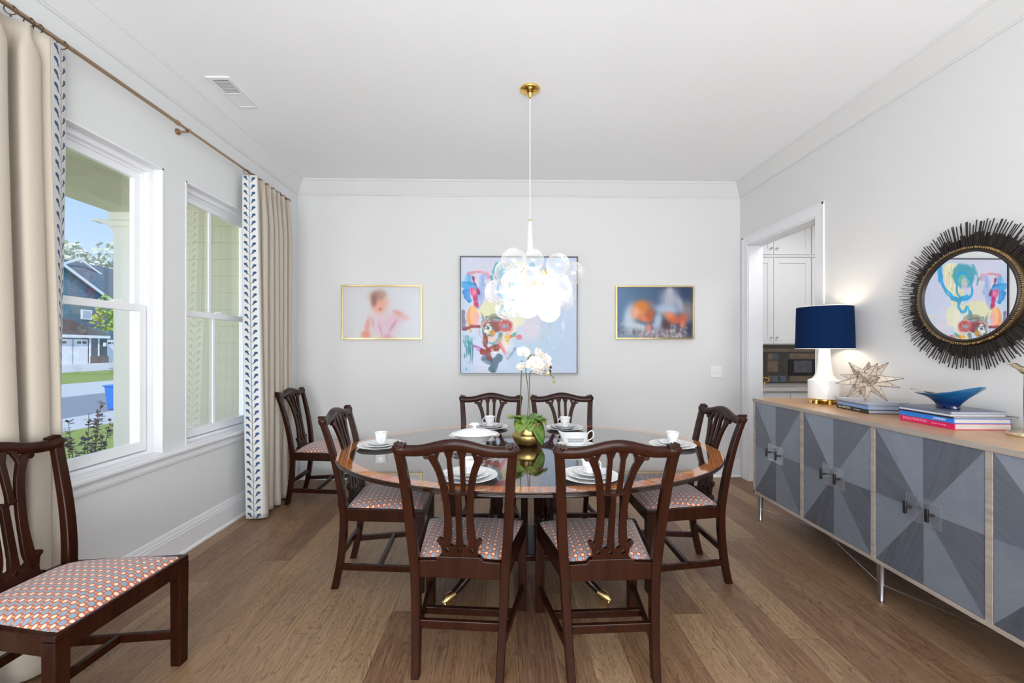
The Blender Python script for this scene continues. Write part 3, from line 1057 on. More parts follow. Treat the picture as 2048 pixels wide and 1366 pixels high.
tree('blossom_tree', (-56, 58, 0), 14.5, 5.5, 'blossom', 'pale blossoming tree rising behind the far house roof', 2600, 0.7, 4)
tree('street_tree', (-29.2, 33.9, -0.5), 6.0, 1.6, 'tree_leaf', 'yellow-green tree overhanging the far lawn beside the driveway', 1200, 0.25, 5)


# ------------------------------------------------------------------ dining chairs
def yb(z):
    """fore-aft position of the back posts at height z"""
    if z < 0.42:
        t = 1 - z / 0.42
        return -0.205 - 0.055 * t * t
    t = (z - 0.42) / 0.55
    return -0.205 - 0.035 * t - 0.078 * t * t


def xb(z):
    if z < 0.42:
        return 0.172 + 0.018 * z / 0.42
    t = (z - 0.42) / 0.54
    return 0.190 + 0.016 * t + 0.028 * t ** 4 + 0.010 * sin(pi * t)


def build_chair(label, group):
    t = thing('dining_chair', label=label, cat='chair', group=group)
    # front legs: straight, square
    for s in (-1, 1):
        m = MB()
        m.loft_z([(s * 0.239, 0.222, 0.0, 0.021, 0.021), (s * 0.240, 0.222, 0.43, 0.023, 0.023)])
        m.box(*sorted((s * 0.239 - 0.018, s * 0.239 + 0.018)), 0.204, 0.24, 0.0, 0.004)
        m.build('leg', 'mahogany', t, 0, 0.004)
    # rear legs rising into the back posts
    for s in (-1, 1):
        secs = []
        for k in range(27):
            z = 0.952 * k / 26
            if z < 0.42:
                h = 0.0165 + 0.0035 * z / 0.42
                d = 0.019
            else:
                h = 0.0205 - 0.0025 * ((z - 0.42) / 0.53) ** 2
                d = 0.018 - 0.003 * (z - 0.42) / 0.53
            secs.append((s * xb(z), yb(z), z, h, d))
        m = MB()
        m.loft_z(secs)
        m.build('leg', 'mahogany', t, 50, 0.004)
    # crest rail
    n = 48
    rings = []
    for k in range(n + 1):
        x = -0.252 + 0.504 * k / n
        ax = abs(x)
        top = 0.957 + 0.030 * (0.5 + 0.5 * cos(pi * min(1, ax / 0.175)))
        bot = 0.911 + 0.026 * (0.5 + 0.5 * cos(pi * min(1, ax / 0.17)))
        dep = 0.018
        if ax > 0.215:
            e = (ax - 0.215) / 0.037
            top = 0.9555 + 0.012 * sin(min(1, e * 1.1) * pi * 0.55)
            top -= 0.016 * max(0, e - 0.6) ** 2 * 6
            bot = 0.911 + 0.024 * max(0, e - 0.55) ** 2 * 5
            dep = 0.020 - 0.006 * max(0, e - 0.6)
        zc, hz = (top + bot) / 2, (top - bot) / 2
        yc = yb(zc) + 0.003 - 0.006 * cos(x / 0.25 * pi / 2)
        ring = []
        for q in range(14):
            a = 2 * pi * q / 14
            cx, cz = cos(a), sin(a)
            ring.append((x, yc + dep * math.copysign(abs(cx) ** 0.75, cx) - 0.02 * cz * hz / 0.03 * 0.2, zc + hz * math.copysign(abs(cz) ** 0.75, cz)))
        rings.append(ring)
    m = MB()
    m.rings(rings)
    for s in (-1, 1):
        for q in range(3):
            m.tube([(s * (0.206 + 0.014 * q), yb(0.96) - 0.014, 0.9585 + 0.003 * q), (s * (0.206 + 0.014 * q), yb(0.96) + 0.018, 0.9585 + 0.003 * q)], 0.0075, 8)
    m.build('crest_rail', 'mahogany', t, 50)
    # pierced gothic splat
    m = MB()

    def rib(pts, hx, hd=0.0085):
        secs = []
        for i, (x, z) in enumerate(pts):
            h = hx[i] if isinstance(hx, (list, tuple)) else hx
            secs.append((x, yb(z) + 0.003, z, h, hd))
        m.loft_z(secs)

    def curve(ctrl, n=14):
        out = []
        for k in range(n + 1):
            u = k / n * (len(ctrl) - 1)
            i = min(int(u), len(ctrl) - 2)
            f = u - i
            p0, p1, p2, p3 = ctrl[max(i - 1, 0)], ctrl[i], ctrl[i + 1], ctrl[min(i + 2, len(ctrl) - 1)]
            out.append(tuple(0.5 * (2 * p1[j] + (p2[j] - p0[j]) * f + (2 * p0[j] - 5 * p1[j] + 4 * p2[j] - p3[j]) * f * f + (3 * p1[j] - p0[j] - 3 * p2[j] + p3[j]) * f ** 3) for j in range(2)))
        return out
    for s in (-1, 1):
        # outer rib: base, waist, outward sweep, scroll under the rail
        pts = curve([(s * 0.060, 0.52), (s * 0.050, 0.56), (s * 0.046, 0.66), (s * 0.054, 0.76), (s * 0.070, 0.84), (s * 0.092, 0.895), (s * 0.108, 0.918)], 22)
        hx = [0.0185 - 0.0040 * min(1, max(0, (z - 0.54) / 0.1)) + 0.003 * max(0, (z - 0.85) / 0.06) for x, z in pts]
        rib(pts, hx)
        rib(curve([(s * 0.078, 0.855), (s * 0.081, 0.89), (s * 0.072, 0.93), (s * 0.066, 0.945)]), [0.007] * 8 + [0.009] * 3 + [0.016] * 4)
        m.tube([(s * 0.118, yb(0.905) - 0.008, 0.912), (s * 0.118, yb(0.905) + 0.013, 0.912)], 0.013, 12)
        m.tube([(s * 0.083, yb(0.54) - 0.007, 0.541), (s * 0.083, yb(0.54) + 0.012, 0.541)], 0.0115, 12)
        m.tube([(s * 0.074, yb(0.54) - 0.006, 0.530), (s * 0.074, yb(0.54) + 0.011, 0.530)], 0.013, 12)
        # inner straight ribs
        rib([(s * 0.022, 0.752), (s * 0.024, 0.78), (s * 0.026, 0.905), (s * 0.026, 0.922), (s * 0.026, 0.945)], [0.0115, 0.0100, 0.0105, 0.0165, 0.024])
        # knot between the ribs
        m.tube([(s * 0.036, yb(0.76) + 0.003, 0.752), (s * 0.010, yb(0.76) + 0.003, 0.752)], 0.0075, 8)
        m.tube([(s * 0.036, yb(0.76) - 0.006, 0.757), (s * 0.036, yb(0.76) + 0.012, 0.757)], 0.008, 10)
    rib([(0.0, 0.52), (0.0, 0.56), (0.0, 0.74), (0.0, 0.758)], [0.016, 0.0130, 0.0115, 0.016], 0.009)
    m.tube([(0, yb(0.752) - 0.008, 0.752), (0, yb(0.752) + 0.014, 0.752)], 0.009, 10)
    spl = m.build('splat', 'mahogany', t, 40, 0.0015)
    # base of the splat with three pierced diamonds
    zt = 0.532
    outer = [(-0.078, 0.462), (0.078, 0.462), (0.075, 0.495), (0.080, 0.52), (0.074, 0.538), (0.048, zt + 0.004), (0.034, 0.520), (0.026, 0.516), (0.016, 0.520),
             (0.010, zt), (-0.010, zt), (-0.016, 0.520), (-0.026, 0.516), (-0.034, 0.520), (-0.048, zt + 0.004), (-0.074, 0.538), (-0.080, 0.52), (-0.075, 0.495)]
    holes = []
    for cx in (-0.052, 0, 0.052):
        h = []
        for k in range(16):
            a = 2 * pi * k / 16
            r = 0.0085 * (1 + 0.35 * cos(4 * a))
            h.append((cx + r * cos(a), 0.501 + r * sin(a)))
        holes.append(h)
    me = plate2d([outer] + holes, 0.0085)
    for v in me.vertices:
        v.co.y += yb(v.co.z) + 0.004
    link('splat_base', me, 'mahogany', t, 30)
    # seat frame: four rails
    m = MB()
    z0, z1 = 0.385, 0.452
    yr = -0.20
    m.rings([[(-0.172, yr - 0.018, z0), (-0.172, yr + 0.012, z0), (-0.172, yr + 0.012, 0.455), (-0.172, yr - 0.018, 0.455)],
             [(-0.10, yr - 0.018, z0), (-0.10, yr + 0.012, z0), (-0.10, yr + 0.012, 0.458), (-0.10, yr - 0.018, 0.458)],
             [(-0.085, yr - 0.018, z0), (-0.085, yr + 0.012, z0), (-0.085, yr + 0.012, 0.474), (-0.085, yr - 0.018, 0.474)],
             [(0.085, yr - 0.018, z0), (0.085, yr + 0.012, z0), (0.085, yr + 0.012, 0.474), (0.085, yr - 0.018, 0.474)],
             [(0.10, yr - 0.018, z0), (0.10, yr + 0.012, z0), (0.10, yr + 0.012, 0.458), (0.10, yr - 0.018, 0.458)],
             [(0.172, yr - 0.018, z0), (0.172, yr + 0.012, z0), (0.172, yr + 0.012, 0.455), (0.172, yr - 0.018, 0.455)]])
    m.box(-0.219, 0.219, 0.216, 0.244, z0, z1)
    for s in (-1, 1):
        a, b = s * 0.206, s * 0.260
        ai, bi = s * 0.180, s * 0.234
        m.rings([[(a, -0.19, z0), (ai, -0.19, z0), (ai, -0.19, z1), (a, -0.19, z1)],
                 [(b, 0.203, z0), (bi, 0.203, z0), (bi, 0.203, z1), (b, 0.203, z1)]])
    m.box(-0.262, 0.262, 0.199, 0.245, 0.431, 0.4525)
    m.build('seat_frame', 'mahogany', t, 0, 0.003)
    # drop-in cushion
    n = 20
    m = MB()
    grid = []
    for j in range(n + 1):
        v = j / n
        y = -0.196 + 0.430 * v
        half = 0.178 + (0.248 - 0.178) * v
        row = []
        for i in range(n + 1):
            u = -1 + 2 * i / n
            dome = (1 - abs(u) ** 3.2) * (1 - abs(2 * v - 1) ** 3.2)
            row.append(m.bm.verts.new((half * u * 1.0, y, 0.4515 + 0.042 * dome ** 0.7)))
        grid.append(row)
    for j in range(n):
        for i in range(n):
            m.bm.faces.new((grid[j][i], grid[j][i + 1], grid[j + 1][i + 1], grid[j + 1][i]))
    edge = grid[0] + [r[-1] for r in grid[1:]] + grid[-1][::-1][1:] + [r[0] for r in grid[::-1][1:-1]]
    low = [m.bm.verts.new((v.co.x, v.co.y, 0.43)) for v in edge]
    for i in range(len(edge)):
        j = (i + 1) % len(edge)
        m.bm.faces.new((edge[i], low[i], low[j], edge[j]))
    m.bm.faces.new(low[::-1])
    m.build('seat_cushion', 'seat_fabric', t, 60)
    # stretchers
    for s in (-1, 1):
        m = MB()
        m.rings([[(s * 0.178 - 0.009, yb(0.12), 0.105), (s * 0.178 + 0.009, yb(0.12), 0.105), (s * 0.178 + 0.009, yb(0.12), 0.140), (s * 0.178 - 0.009, yb(0.12), 0.140)],
                 [(s * 0.239 - 0.009, 0.205, 0.105), (s * 0.239 + 0.009, 0.205, 0.105), (s * 0.239 + 0.009, 0.205, 0.140), (s * 0.239 - 0.009, 0.205, 0.140)]])
        m.build('stretcher', 'mahogany', t, 0, 0.003)
    m = MB(); m.box(-0.203, 0.203, -0.02, 0.002, 0.106, 0.139); m.build('stretcher', 'mahogany', t, 0, 0.003)
    m = MB(); m.box(-0.168, 0.168, yb(0.2) - 0.010, yb(0.2) + 0.010, 0.178, 0.214); m.build('stretcher', 'mahogany', t, 0, 0.003)
    return t


CH = [
    ((-0.160, 1.985), -5.4, 'dark mahogany chair seen from behind at the near left of the table', 'chairs around the dining table'),
    ((0.435, 1.955), 2.1, 'dark mahogany chair seen from behind at the near right of the table', 'chairs around the dining table'),
    ((-0.690, 2.585), -87.0, 'dark mahogany chair pushed in at the left end of the table', 'chairs around the dining table'),
    ((1.027, 2.573), 91.0, 'dark mahogany chair pushed in at the right end of the table', 'chairs around the dining table'),
    ((-0.096, 3.085), 180.0, 'mahogany chair across the table, left of the orchid, facing the viewer', 'chairs around the dining table'),
    ((0.470, 3.085), 180.0, 'mahogany chair across the table, right of the orchid, facing the viewer', 'chairs around the dining table'),
    ((-1.600, 3.870), -88.5, 'spare mahogany chair in the far left corner beside the curtain', 'spare chairs along the window wall'),
    ((-1.612, 1.612), -92.6, 'large foreground mahogany chair with orange dotted seat, cut off at the left', 'spare chairs along the window wall'),
]
proto = None
for (x, y), a, lab, grp in CH:
    if proto is None:
        proto = c = build_chair(lab, grp)
    else:
        c = copy_tree(proto)
        c['label'] = lab
        c['group'] = grp
    c.location = (x, y, 0)
    c.rotation_euler = (0, 0, rad(a))

# ------------------------------------------------------------------ dining table
TX, TY, TA, TB = 0.154, 2.537, 1.106, 0.803
tb = thing('dining_table', (TX, TY, 0), label='large oval polished mahogany pedestal table with a light banded edge', cat='table')
N = 128
prof = [(-0.030, 0.7235), (-0.012, 0.7240), (-0.009, 0.7265), (-0.006, 0.7270), (-0.003, 0.7300), (-0.004, 0.7330), (-0.001, 0.7345), (0.0, 0.7375), (-0.001, 0.7400), (0.0, 0.7415), (0.001, 0.7450),
        (-0.001, 0.7485), (-0.004, 0.7498)]
m = MB()
m.rings([[((TA + d) * cos(2 * pi * i / N), (TB + d) * sin(2 * pi * i / N), z) for i in range(N)] for d, z in prof])
m.build('table_edge', 'ebonised', tb, 30)
m = MB()
m.rings([[((TA - 0.0045) * cos(2 * pi * i / N), (TB - 0.0045) * sin(2 * pi * i / N), z) for i in range(N)] for z in (0.745, FL_T)])
m.build('tabletop', 'tabletop', tb, 30)
m = MB()
m.box(-0.55, 0.55, -0.33, -0.30, 0.665, 0.724); m.box(-0.55, 0.55, 0.30, 0.33, 0.665, 0.724)
m.box(-0.55, -0.52, -0.30, 0.30, 0.665, 0.724); m.box(0.52, 0.55, -0.30, 0.30, 0.665, 0.724); m.box(-0.02, 0.02, -0.30, 0.30, 0.665, 0.724)
m.build('apron', 'ebonised', tb, 0, 0.003)
colp = [(0.030, 0.20), (0.040, 0.225), (0.045, 0.235), (0.038, 0.25), (0.028, 0.27), (0.034, 0.30), (0.042, 0.35), (0.040, 0.40), (0.030, 0.47), (0.027, 0.52), (0.034, 0.555),
        (0.040, 0.575), (0.032, 0.59), (0.030, 0.62), (0.040, 0.64), (0.042, 0.668)]
for sx in (-1, 1):
    for sy in (-1, 1):
        m = MB(); m.lathe(colp, 20, (sx * 0.165 - 0.03, sy * 0.14, 0)); m.build('column', 'ebonised', tb, 40)
m = MB(); m.box(-0.25, 0.19, -0.20, 0.20, 0.168, 0.202); m.build('platform', 'mahogany', tb, 0, 0.006)
for sx, sy in ((-1, -1), (1, -1), (-1, 1), (1, 1)):
    e = Vector((-0.03 + sx * 0.405, sy * 0.335, 0))
    s0 = Vector((-0.03 + sx * 0.17, sy * 0.15, 0))
    d = (e - s0)
    pts = [s0 + d * t + Vector((0, 0, z)) for t, z in ((0, 0.19), (0.25, 0.185), (0.5, 0.15), (0.75, 0.09), (0.92, 0.062), (1.0, 0.055))]
    m = MB(); m.tube(pts, [0.034, 0.032, 0.027, 0.021, 0.018, 0.017], 10)
    lg = m.build('leg', 'ebonised', tb, 50)
    m = MB()
    dn = d.normalized()
    m.tube([e - dn * 0.035 + Vector((0, 0, 0.062)), e + dn * 0.005 + Vector((0, 0, 0.052)), e + dn * 0.03 + Vector((0, 0, 0.040))], [0.021, 0.023, 0.012], 12)
    for q in (-1, 0, 1):
        sd = Vector((-dn.y, dn.x, 0)) * 0.012 * q
        m.ball(tuple(e + dn * 0.026 + sd + Vector((0, 0, 0.036))), 0.009, n=6)
    m.tube([e + Vector((-dn.y, dn.x, 0)) * -0.009 + Vector((0, 0, 0.017)), e + Vector((-dn.y, dn.x, 0)) * 0.009 + Vector((0, 0, 0.017))], 0.017, 14)
    m.tube([e + Vector((0, 0, 0.03)), e + Vector((0, 0, 0.018))], 0.005, 8)
    tag(m.build('caster', 'brass', lg, 50), 'brass lion-paw caster')


# ------------------------------------------------------------------ china
def plate(name, r, lab, cat='plate', h=0.016, mat='plate_porcelain'):
    m = MB()
    m.lathe([(r * 0.50, 0.0), (r * 0.53, 0.0), (r * 0.56, 0.003), (r * 0.72, 0.006), (r * 0.97, h - 0.001), (r, h), (r * 0.985, h + 0.0015), (r * 0.70, 0.0095), (r * 0.58, 0.006), (0.001, 0.0055)], 48)
    o = m.build(name, mat, None, 40)
    return tag(o, lab, cat)


def make_cup(lab):
    t = thing('teacup', label=lab, cat='cup')
    m = MB()
    m.lathe([(0.020, 0.0), (0.022, 0.003), (0.026, 0.007), (0.030, 0.012), (0.0315, 0.036), (0.037, 0.058), (0.041, 0.066), (0.0395, 0.0665), (0.035, 0.058), (0.029, 0.036), (0.026, 0.010), (0.001, 0.008)], 40)
    m.build('bowl', 'cup_porcelain', t, 50)
    m = MB()
    pts = []
    for k in range(13):
        a = -pi * 0.62 + k / 12 * pi * 1.25
        pts.append((0.034 + 0.021 * max(-0.35, cos(a)), 0, 0.036 + 0.019 * sin(a) + (0.004 if k > 9 else 0)))
    m.tube(pts, 0.0028, 8)
    m.build('handle', 'porcelain', t, 60)
    return t


dp0 = sp0 = sc0 = cup0 = None
SET = [((-0.160, 1.945), 20, 'near left chair', (0.004, 0.0)), ((0.393, 1.932), 25, 'near right chair', (0.004, 0.004)), ((-0.100, 3.150), 200, 'far left chair', (0, 0)),
       ((0.452, 3.105), 200, 'far right chair', (0, 0)), ((-0.735, 2.57), 80, 'left end chair', (0, 0)), ((1.020, 2.54), 40, 'right end chair', (-0.005, 0))]
for (x, y), ca, who, off in SET:
    z = FL_T
    objs = []
    specs = (('dinner_plate', 0.136, 'plate'), ('salad_plate', 0.104, 'plate'), ('saucer', 0.074, 'saucer'))
    labs = ('large white dinner plate in front of the %s' % who, 'small white plate on the dinner plate before the %s' % who, 'white saucer under the cup before the %s' % who)
    prev = (dp0, sp0, sc0)
    cur = []
    for (nm, r, cat), lab, p in zip(specs, labs, prev):
        if p is None:
            o = plate(nm, r, lab, cat)
        else:
            o = p.copy(); COL.objects.link(o); o['label'] = lab
        o['group'] = {'dinner_plate': 'dinner plates at the six settings', 'salad_plate': 'small plates at the six settings', 'saucer': 'saucers at the six settings'}[nm]
        o.location = (x + (off[0] if nm == 'saucer' else 0), y + (off[1] if nm == 'saucer' else 0), z)
        o.rotation_euler = (0, 0, rad(ca * 1.7))
        z += 0.0075
        cur.append(o)
    if dp0 is None:
        dp0, sp0, sc0 = cur
    lab = 'white footed teacup with a grey-blue band before the %s' % who
    if cup0 is None:
        cup0 = c = make_cup(lab)
    else:
        c = copy_tree(cup0); c['label'] = lab
    c['group'] = 'teacups at the six settings'
    # the far cups show their handle on the left, the near right one on the right
    c.location = (x + 0.002, y, z - 0.0012)
    c.rotation_euler = (0, 0, rad({200: 190, 25: 10, 20: 75, 80: 80, 40: 95}[ca]))

# covered vegetable dish
tu = thing('covered_dish', (-0.175, 2.615, FL_T), rz=rad(4), label='white oval covered vegetable dish with a knobbed lid', cat='dish')
m = MB()
m.lathe([(0.060, 0.0), (0.064, 0.004), (0.058, 0.012), (0.085, 0.03), (0.112, 0.056), (0.128, 0.064), (0.126, 0.066), (0.10, 0.055), (0.001, 0.02)], 48, sy=0.72)
m.build('bowl', 'porcelain', tu, 40)
m = MB()
m.lathe([(0.142, 0.0665), (0.147, 0.069), (0.143, 0.0725), (0.128, 0.078), (0.106, 0.083), (0.104, 0.0855), (0.07, 0.095), (0.03, 0.101), (0.012, 0.103), (0.001, 0.103)], 56, sy=0.74)
m.build('lid', 'porcelain', tu, 40)
m = MB(); m.lathe([(0.016, 0.100), (0.009, 0.105), (0.008, 0.112), (0.018, 0.120), (0.020, 0.124), (0.010, 0.131), (0.001, 0.134)], 16, sy=0.6)
m.tube([(-0.03, 0, 0.122), (-0.015, 0, 0.128), (0.015, 0, 0.128), (0.03, 0, 0.122)], [0.004, 0.007, 0.007, 0.004], 8)
m.build('lid_knob', 'porcelain', tu, 50)
for s in (-1, 1):
    m = MB(); m.tube([(s * 0.118, -0.03, 0.058), (s * 0.147, -0.02, 0.060), (s * 0.152, 0, 0.061), (s * 0.147, 0.02, 0.060), (s * 0.118, 0.03, 0.058)], 0.005, 8); m.build('handle', 'porcelain', tu, 60)

# gravy boat on its stand
st_ = plate('stand', 0.112, 'white oval stand beneath the gravy boat', 'plate', 0.014, 'porcelain')
st_.name = 'sauce_stand'
st_.scale = (1, 0.62, 1)
st_.location = (0.437, 2.57, FL_T)
gb_ = thing('gravy_boat', (0.437, 2.57, FL_T + 0.0062), label='white gravy boat with blue lettered pattern and loop handle', cat='jug')
m = MB()
rings = []
for r, z in [(0.052, 0.0), (0.056, 0.006), (0.066, 0.016), (0.074, 0.03), (0.078, 0.05), (0.080, 0.068), (0.077, 0.068), (0.074, 0.05), (0.05, 0.015), (0.001, 0.01)]:
    ring = []
    for i in range(48):
        a = 2 * pi * i / 48
        x, y = r * cos(a) * 1.0, r * sin(a) * 0.52
        lip = max(0, -cos(a)) ** 6
        if z > 0.03:
            x -= 0.026 * lip * (z - 0.03) / 0.038
            zz = z + 0.020 * lip * (z - 0.03) / 0.038 + 0.004 * max(0, cos(a)) ** 4
            y *= 1 - 0.35 * lip
        else:
            zz = z
        ring.append((x, y, zz))
    rings.append(ring)
m.rings(rings)
m.build('body', 'porcelain', gb_, 50)
m = MB()
m.tube([(0.072, 0, 0.060), (0.086, 0, 0.078), (0.102, 0, 0.086), (0.114, 0, 0.074), (0.112, 0, 0.050), (0.098, 0, 0.034), (0.072, 0, 0.024)], 0.0035, 8)
m.build('handle', 'porcelain', gb_, 60)
for txt, dz in (('WSENWSEWSEN', 0.040), ('SENTENWSENT', 0.027)):
    me = text_mesh(txt, 0.0145, 0.0001, 1.0)
    for v in me.vertices:
        x, y, z = v.co
        ang = x / 0.076
        k = 0.0765 + 0.04 * (y + dz - 0.027) * 0.1
        v.co = (k * sin(ang), -0.52 * k * cos(ang) - 0.0012 - z, y + dz)
    link('lettering', me, 'book_slate', gb_, 0)

# ------------------------------------------------------------------ potted orchid
orc = thing('potted_orchid', (0.153, 2.60, FL_T), label='white orchid with broad green leaves in a round aged-brass pot', cat='plant')
m = MB()
m.lathe([(0.052, 0.0), (0.062, 0.003), (0.086, 0.022), (0.096, 0.048), (0.096, 0.062), (0.0955, 0.066), (0.0925, 0.070), (0.088, 0.073), (0.083, 0.085), (0.079, 0.105), (0.080, 0.125), (0.087, 0.145), (0.084, 0.146), (0.074, 0.125), (0.070, 0.10), (0.001, 0.10)], 48)
m.build('pot', 'pot_brass', orc, 50)
m = MB(); m.lathe([(0.074, 0.10), (0.076, 0.132), (0.05, 0.142), (0.001, 0.144)], 24); m.build('moss', 'twig', orc, 60)


def leaf_mesh(L, W, rise, droop, width_pow=0.5, cup=0.22):
    m = MB()
    n = 12
    rows = []
    for k in range(n + 1):
        t = k / n
        w = W * max(0.02, (sin(pi * min(1, 0.06 + t * 0.94) ** 1.15)) ** width_pow)
        xx = L * t * (1 - 0.12 * t * abs(droop))
        zz = rise * t - droop * t * t
        row = []
        for q in range(7):
            u = -1 + 2 * q / 6
            row.append(m.bm.verts.new((xx, w * u * 1.2, zz + cup * w * abs(u) ** 1.5)))
        rows.append(row)
    for a, b in zip(rows, rows[1:]):
        for q in range(6):
            m.bm.faces.new((a[q], a[q + 1], b[q + 1], b[q]))
    return m


for az, L, W, ri, dr, z0 in ((200, 0.125, 0.036, 0.075, 0.045, 0.150), (178, 0.115, 0.030, 0.045, 0.03, 0.145), (238, 0.105, 0.044, 0.055, 0.115, 0.152), (-48, 0.108, 0.045, 0.05, 0.185, 0.152),
                             (8, 0.11, 0.034, 0.045, 0.04, 0.145), (80, 0.11, 0.038, 0.06, 0.05, 0.145), (130, 0.11, 0.038, 0.06, 0.05, 0.145), (-88, 0.092, 0.040, 0.040, 0.095, 0.155),
                             (265, 0.082, 0.034, 0.050, 0.085, 0.158), (-20, 0.105, 0.042, 0.055, 0.085, 0.158), (40, 0.10, 0.034, 0.07, 0.05, 0.150)):
    m = leaf_mesh(L, W, ri, dr)
    o = m.build('leaf', 'orchid_leaf', orc, 80, loc=(0.015 * cos(rad(az)), 0.015 * sin(rad(az)), z0), rz=rad(az))
    so = o.modifiers.new('thick', 'SOLIDIFY'); so.thickness = 0.0025
stems = [
    [(-0.045, 0.0, 0.14), (-0.045, 0.01, 0.30), (-0.040, 0.0, 0.45), (-0.040, 0, 0.515)],
    [(-0.005, 0.01, 0.14), (0.004, 0.01, 0.30), (-0.012, 0.0, 0.44), (-0.010, -0.02, 0.50), (0.01, -0.02, 0.545), (0.05, -0.03, 0.550), (0.09, -0.04, 0.525), (0.12, -0.04, 0.505)],
    [(0.010, -0.01, 0.14), (0.010, -0.01, 0.30), (0.008, -0.01, 0.42), (0.022, -0.02, 0.455), (0.05, -0.03, 0.470), (0.09, -0.03, 0.462), (0.13, -0.03, 0.435), (0.155, -0.03, 0.410)],
]
for i, p in enumerate(stems):
    # smooth the stem
    pp = []
    for k in range(len(p) - 1):
        for q in range(4):
            f = q / 4
            P = [Vector(p[max(k - 1, 0)]), Vector(p[k]), Vector(p[k + 1]), Vector(p[min(k + 2, len(p) - 1)])]
            pp.append(0.5 * (2 * P[1] + (P[2] - P[0]) * f + (2 * P[0] - 5 * P[1] + 4 * P[2] - P[3]) * f * f + (3 * P[1] - P[0] - 3 * P[2] + P[3]) * f ** 3))
    pp.append(Vector(p[-1]))
    m = MB(); m.tube(pp, 0.0026 if i else 0.003, 8); m.build('stem', 'orchid_stem', orc, 60)


def flower_mesh():
    m = MB()
    for k, (a, L, W) in enumerate(((90, 0.034, 0.013), (210, 0.033, 0.012), (330, 0.033, 0.012), (18, 0.038, 0.024), (162, 0.038, 0.024))):
        n = 7
        rows = []
        for i in range(n + 1):
            t = i / n
            w = W * max(0.1, sin(pi * (0.12 + 0.86 * t)) ** 0.7)
            row = []
            for q in range(5):
                u = -1 + 2 * q / 4
                x, y = L * t, w * u
                zz = 0.006 * t * t * (1 if k < 3 else 1.6) - 0.004 * abs(u)
                ca, sa = cos(rad(a)), sin(rad(a))
                row.append(m.bm.verts.new((x * ca - y * sa, -zz + (0.001 if k < 3 else -0.001), x * sa + y * ca)))
            rows.append(row)
        for a_, b_ in zip(rows, rows[1:]):
            for q in range(4):
                m.bm.faces.new((a_[q], a_[q + 1], b_[q + 1], b_[q]))
    return m


fm = flower_mesh().build('flower', 'petal', orc, 80)
lm = MB(); lm.ball((0, -0.006, -0.003), 0.006, (1, 1.2, 1.3), 6); lip = lm.build('lip', 'petal_lip', fm)
FLW = [(-0.030, -0.03, 0.585, 1.15, -10, 0, 10), (0.062, -0.04, 0.578, 1.1, 30, -15, 40), (0.045, -0.05, 0.530, 1.2, 0, -25, 0), (0.105, -0.05, 0.548, 1.05, 35, -10, 20), (-0.035, -0.03, 0.500, 1.05, -30, 30, -20),
       (0.020, -0.05, 0.505, 1.15, -5, -10, 30), (0.080, -0.05, 0.490, 1.1, 20, 20, -30), (0.055, -0.06, 0.470, 0.95, -20, 40, 15), (0.118, -0.04, 0.505, 0.95, 50, 0, 0), (0.01, -0.01, 0.550, 0.9, 150, 0, 0)]
for i, (x, y, z, s, yaw, pit, rol) in enumerate(FLW):
    f = fm if i == 0 else copy_tree(fm, orc)
    f.location = (x, y, z - 0.02)
    f.scale = (s, s, s)
    f.rotation_euler = (rad(pit), rad(rol), rad(yaw))
for x, y, z, r, mt in ((0.134, -0.04, 0.487, 0.008, 'bud_dark'), (0.130, -0.04, 0.462, 0.009, 'bud_dark'), (0.118, -0.05, 0.455, 0.010, 'petal_lip'), (0.158, -0.03, 0.402, 0.010, 'bud'), (0.106, -0.05, 0.445, 0.009, 'bud')):
    m = MB(); m.ball((0, 0, 0), r, (1, 1, 1.3), 6); m.build('bud', mt, orc, loc=(x, y, z - 0.01))

# ------------------------------------------------------------------ bubble chandelier
chn = thing('bubble_chandelier', (0.178, 2.797, ZC), label='clear glass bubble chandelier on a white stem with a gold ceiling canopy', cat='chandelier')
m = MB()
m.lathe([(0.0655, 0.0), (0.067, -0.004), (0.066, -0.010), (0.052, -0.020), (0.030, -0.026), (0.022, -0.030), (0.019, -0.034), (0.013, -0.043), (0.009, -0.058), (0.005, -0.064), (0.001, -0.064)], 40)
tag(m.build('canopy', 'gold', chn, 60), 'polished gold canopy')
m = MB(); m.tube([(0, 0, -0.06), (0, 0, -0.862)], 0.0028, 8); m.build('cable', 'white_plastic', chn)
m = MB(); m.lathe([(0.008, -0.875), (0.009, -0.872), (0.009, -0.860), (0.006, -0.858)], 16); m.build('ferrule', 'brass', chn)
m = MB(); m.lathe([(0.022, -1.09), (0.019, -1.02), (0.0135, -0.93), (0.010, -0.874), (0.001, -0.874)], 24); m.build('stem', 'white_ceramic', chn, 60)
CX, CY, CZ = 0.178, 2.797, ZC


def at(px, py, Y):
    """point at depth Y seen at pixel (px, py) -- used once to read off the bubble centres"""
    s, c = sin(rad(1.21)), cos(rad(1.21))
    a, b = (px - 1024) / 850, (697 - py) / 850
    r = (s + a * c, c - a * s, b)
    t = Y / r[1]
    return Vector((r[0] * t - CX, Y - CY, 1.34 + r[2] * t - CZ))


